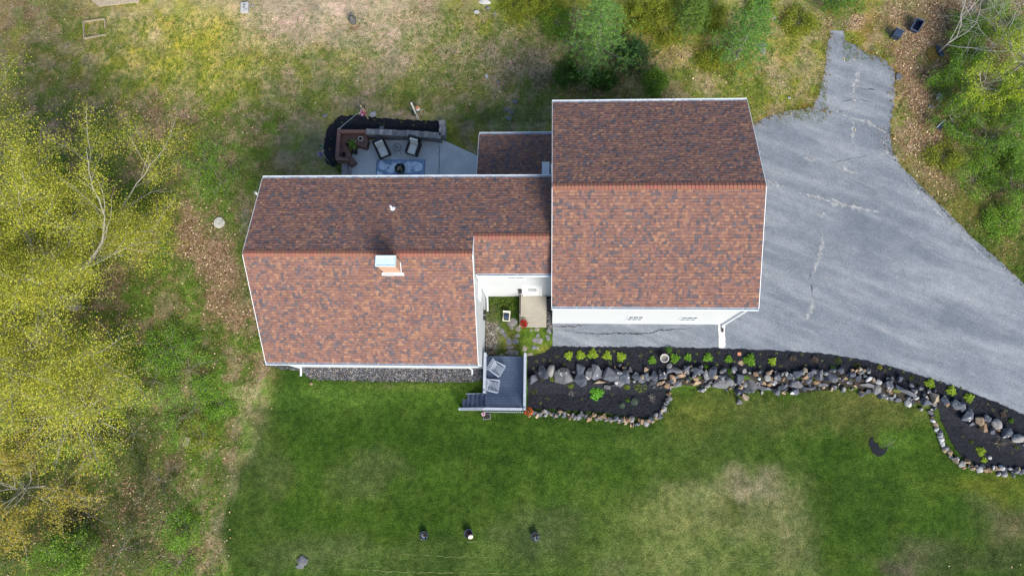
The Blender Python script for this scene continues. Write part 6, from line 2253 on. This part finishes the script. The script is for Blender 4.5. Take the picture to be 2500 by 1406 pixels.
x, y, C, u, v = scatter(420000, lambda C, L, u, v: np.clip(L ** 1.2 + .10 * ((v < 330) | (u < 560) | ((u > 2180) & (v < 650))), 0, 1), .5, 3)
cen = np.stack([x, y, gzv(x, y) + np.random.RandomState(4).uniform(.01, .05, len(x))], 1)
print('dead leaves', len(cen))
o = leafmesh('leaf_litter', cen, np.random.RandomState(6).uniform(.03, .07, len(x)), [(.30, .19, .10), (.40, .28, .17), (.19, .11, .065), (.52, .41, .28), (.13, .075, .045), (.26, .14, .08), (.46, .36, .2)], M['litter'], None, tilt=.45, aspect=.6)
tag(o, kind='stuff')


def greenness(C, L, u, v):
    wild = (v < 300) | (u < np.interp(v, [0, 430, 900, 1100, 1280, 1406], [700, 640, 640, 580, 510, 540])) | ((u > 2190) & (v < 700))
    g_ = np.clip((C[:, 1] - C[:, 0] * .8) * 14, 0, 1)
    return g_ * wild * np.where((u < 430) & (v > 950), .35, 1)


x, y, C, u, v = scatter(330000, greenness, .5, 8)
rs = np.random.RandomState(9)
k = 5
cx = np.repeat(x, k) + rs.normal(0, .05, len(x) * k)
cy = np.repeat(y, k) + rs.normal(0, .05, len(x) * k)
cz = gzv(cx, cy) + rs.uniform(.03, .14, len(cx))
dd = np.stack([rs.normal(size=len(cx)), rs.normal(size=len(cx)), np.abs(rs.normal(size=len(cx))) * .7], 1)
print('weed blades', len(cx))
o = leafmesh('weeds', np.stack([cx, cy, cz], 1), rs.uniform(.025, .065, len(cx)), [(.10, .21, .02), (.15, .26, .025), (.07, .14, .015), (.2, .27, .04), (.25, .24, .07)], M['leaf'], None, tilt=.9, aspect=.25, dirs=dd)
tag(o, kind='stuff')

# tufts that break the edges of drive, gravel and beds
def edge_tufts(name, lines, per_m, sp_, pal, sz, seed):
    r = random.Random(seed)
    pts, dirs = [], []
    for ln in lines:
        q = [P(*p_) for p_ in ln]
        for a0, b0 in zip(q[:-1], q[1:]):
            for k_ in range(int((b0 - a0).length * per_m)):
                c_ = a0.lerp(b0, r.random())
                x_, y_ = c_.x + r.gauss(0, sp_), c_.y + r.gauss(0, sp_)
                for j in range(4):
                    xx, yy = x_ + r.gauss(0, .04), y_ + r.gauss(0, .04)
                    pts.append((xx, yy, gz(xx, yy) + r.uniform(.03, .09)))
                    dirs.append((r.gauss(0, 1), r.gauss(0, 1), abs(r.gauss(0, .6))))
    o_ = leafmesh(name, pts, [r.uniform(*sz) for _ in pts], pal, M['leaf'], None, tilt=.8, aspect=.3, dirs=dirs)
    return tag(o_, kind='stuff')


edge_tufts('edge_weeds', [[(1842, 305), (1870, 287), (1910, 277), (1945, 270), (1985, 264), (2000, 232), (2012, 180), (2018, 120), (2026, 77)], [(2064, 100), (2092, 112), (2120, 135), (2150, 140), (2182, 170), (2184, 210), (2182, 260), (2174, 300)], [(1930, 272), (1990, 266), (2020, 272), (2040, 280)]], 16, .14, [(.26, .15, .02), (.2, .16, .025), (.15, .14, .02), (.3, .2, .05)], (.03, .07), 5)
edge_tufts('edge_weeds', [[(2174, 300), (2180, 375), (2200, 405), (2250, 455), (2300, 505), (2350, 557), (2400, 603), (2450, 648), (2500, 692)]], 14, .12, [(.12, .15, .02), (.18, .17, .03), (.22, .16, .04), (.08, .12, .015)], (.03, .07), 6)
edge_tufts('edge_weeds', [[(755, 927), (800, 930), (900, 933), (1000, 934), (1125, 935)], [(1290, 1020), (1400, 1026), (1540, 1040), (1600, 1034), (1640, 985)], [(1640, 950), (1760, 950), (1820, 985), (1900, 965), (2060, 945), (2180, 980), (2270, 1000), (2310, 1100), (2360, 1140), (2480, 1160)]], 12, .09, [(.045, .09, .013), (.06, .11, .016), (.035, .07, .012)], (.03, .06), 7)
for i, (pts, w_) in enumerate([([(760, 1378), (960, 1395), (1240, 1400), (1400, 1398)], .03), ([(940, 1350), (1090, 1358), (1240, 1360)], .025), ([(1105, 1321), (1195, 1322)], .03), ([(1500, 1375), (1800, 1372), (2000, 1385)], .025)]):
    o = ribbon('clippings_line', pts, w_, M['straw'], .012, .9, 70 + i)

# thicker undergrowth along the back edge, in the right hand thicket and under the big tree
OLV = [(.26, .30, .025), (.2, .26, .02), (.32, .33, .04), (.14, .19, .02)]
DGR = [(.14, .28, .025), (.19, .36, .03), (.09, .19, .02), (.25, .38, .045)]
UND = [(1560, 25, .9, OLV, 'yellow green bush at the top edge right of the largest pine'), (1625, 75, .7, OLV, 'loose sunlit bush left of the small yellow green pine'), (1360, 60, .7, DGR, 'green bush leaning on the left side of the largest pine'), (1255, 20, .7, OLV, 'bright low bush near the big white veined rock'),
       (1860, 20, .7, OLV, 'pale green bush between slender pine and drive end'), (1735, 150, .5, OLV, 'small bush at the foot of the slender pine'), (1945, 60, .6, OLV, 'olive bush left of the drive end'), (1600, 205, .5, DGR, 'low green bush above the middle of the garage gutter'),
       (2440, 60, .9, DGR, 'green growth beneath the second bare tree'), (2300, 385, .6, OLV, 'light green clump on the dead leaves below the board'), (2440, 545, .6, DGR, 'green clump in the verge low at the right edge'), (2370, 440, .8, DGR, 'green shrub under the broad one at the edge of the verge'), (2490, 240, .9, DGR, 'dark green bush cut off by the right edge'),
       (380, 930, .9, DGR, 'dark green bush under the lower rim of the big tree'), (330, 1060, .9, DGR, 'green bush right of the young trees at the lower left'), (390, 1170, .8, DGR, 'low green bush between young trees and lawn edge'), (220, 1260, 1.0, DGR, 'green bush under the orange leaved young tree'), (300, 1340, .9, DGR, 'green bush right of the light green corner shrub'), (90, 1120, .9, DGR, 'dark bush at the left edge under sparse yellow leaves'), (440, 1370, .6, DGR, 'small green bush at the bottom edge left of the lawn'), (500, 1060, .5, OLV, 'pale green tuft above the tan board'),
       (500, 400, .7, DGR, 'green weed mound on the slope above the round lid'), (540, 450, .7, DGR, 'second green weed mound nearer the house corner'), (450, 340, .5, OLV, 'bright weed patch at the top of the leafy slope'), ]
for i, (x, y, L_, pal, lb) in enumerate(UND):
    small_tree('shrub', lb, x, y, 301 + 5 * i, .12, L_ * (1.35 if x < 700 else 1.0), 12, (5, 3), 3 if x < 700 else 6, .034, [(.05, .1, .015), (.08, .14, .02), (.03, .065, .01), (.12, .17, .025)] if x < 430 and y > 950 else pal, M['bark_dark'], .02, (.02, .35), .15, maxd=2, cat='shrub', up=.0)  # lower-left bushes take a darker palette: deep shade put into the leaf colour

# bark chips on the mulch
rc = random.Random(77)
pts, dirs = [], []
for (xa_, xb_, fa, fb, n_) in ((1300, 2490, [(1300, 872), (1349, 850), (1750, 853), (1960, 863), (2110, 884), (2260, 926), (2420, 982), (2500, 1016)], [(1300, 900), (1600, 900), (1960, 905), (2130, 915), (2250, 950), (2400, 1025), (2500, 1065)], 2600), (1292, 1622, [(1292, 945), (1622, 945)], [(1292, 996), (1480, 1004), (1585, 1014), (1622, 985)], 1100), (800, 1070, [(800, 310), (830, 287), (930, 292), (1070, 297)], [(800, 390), (822, 312), (1070, 318)], 700)):
    for k in range(n_):
        x_ = rc.uniform(xa_, xb_)
        ya_, yb_ = np.interp(x_, *zip(*fa)), np.interp(x_, *zip(*fb))
        q = P(x_, rc.uniform(ya_, yb_))
        pts.append((q.x, q.y, q.z + rc.uniform(.045, .075)))
        dirs.append((rc.gauss(0, 1), rc.gauss(0, 1), rc.gauss(0, .3)))
o = leafmesh('bark_chips', pts, [rc.uniform(.02, .06) for _ in pts], [(.012, .014, .02), (.03, .03, .036), (.006, .007, .01), (.05, .045, .045), (.02, .022, .03)], M['litter'], None, tilt=.5, aspect=.4, dirs=dirs)
tag(o, kind='stuff')
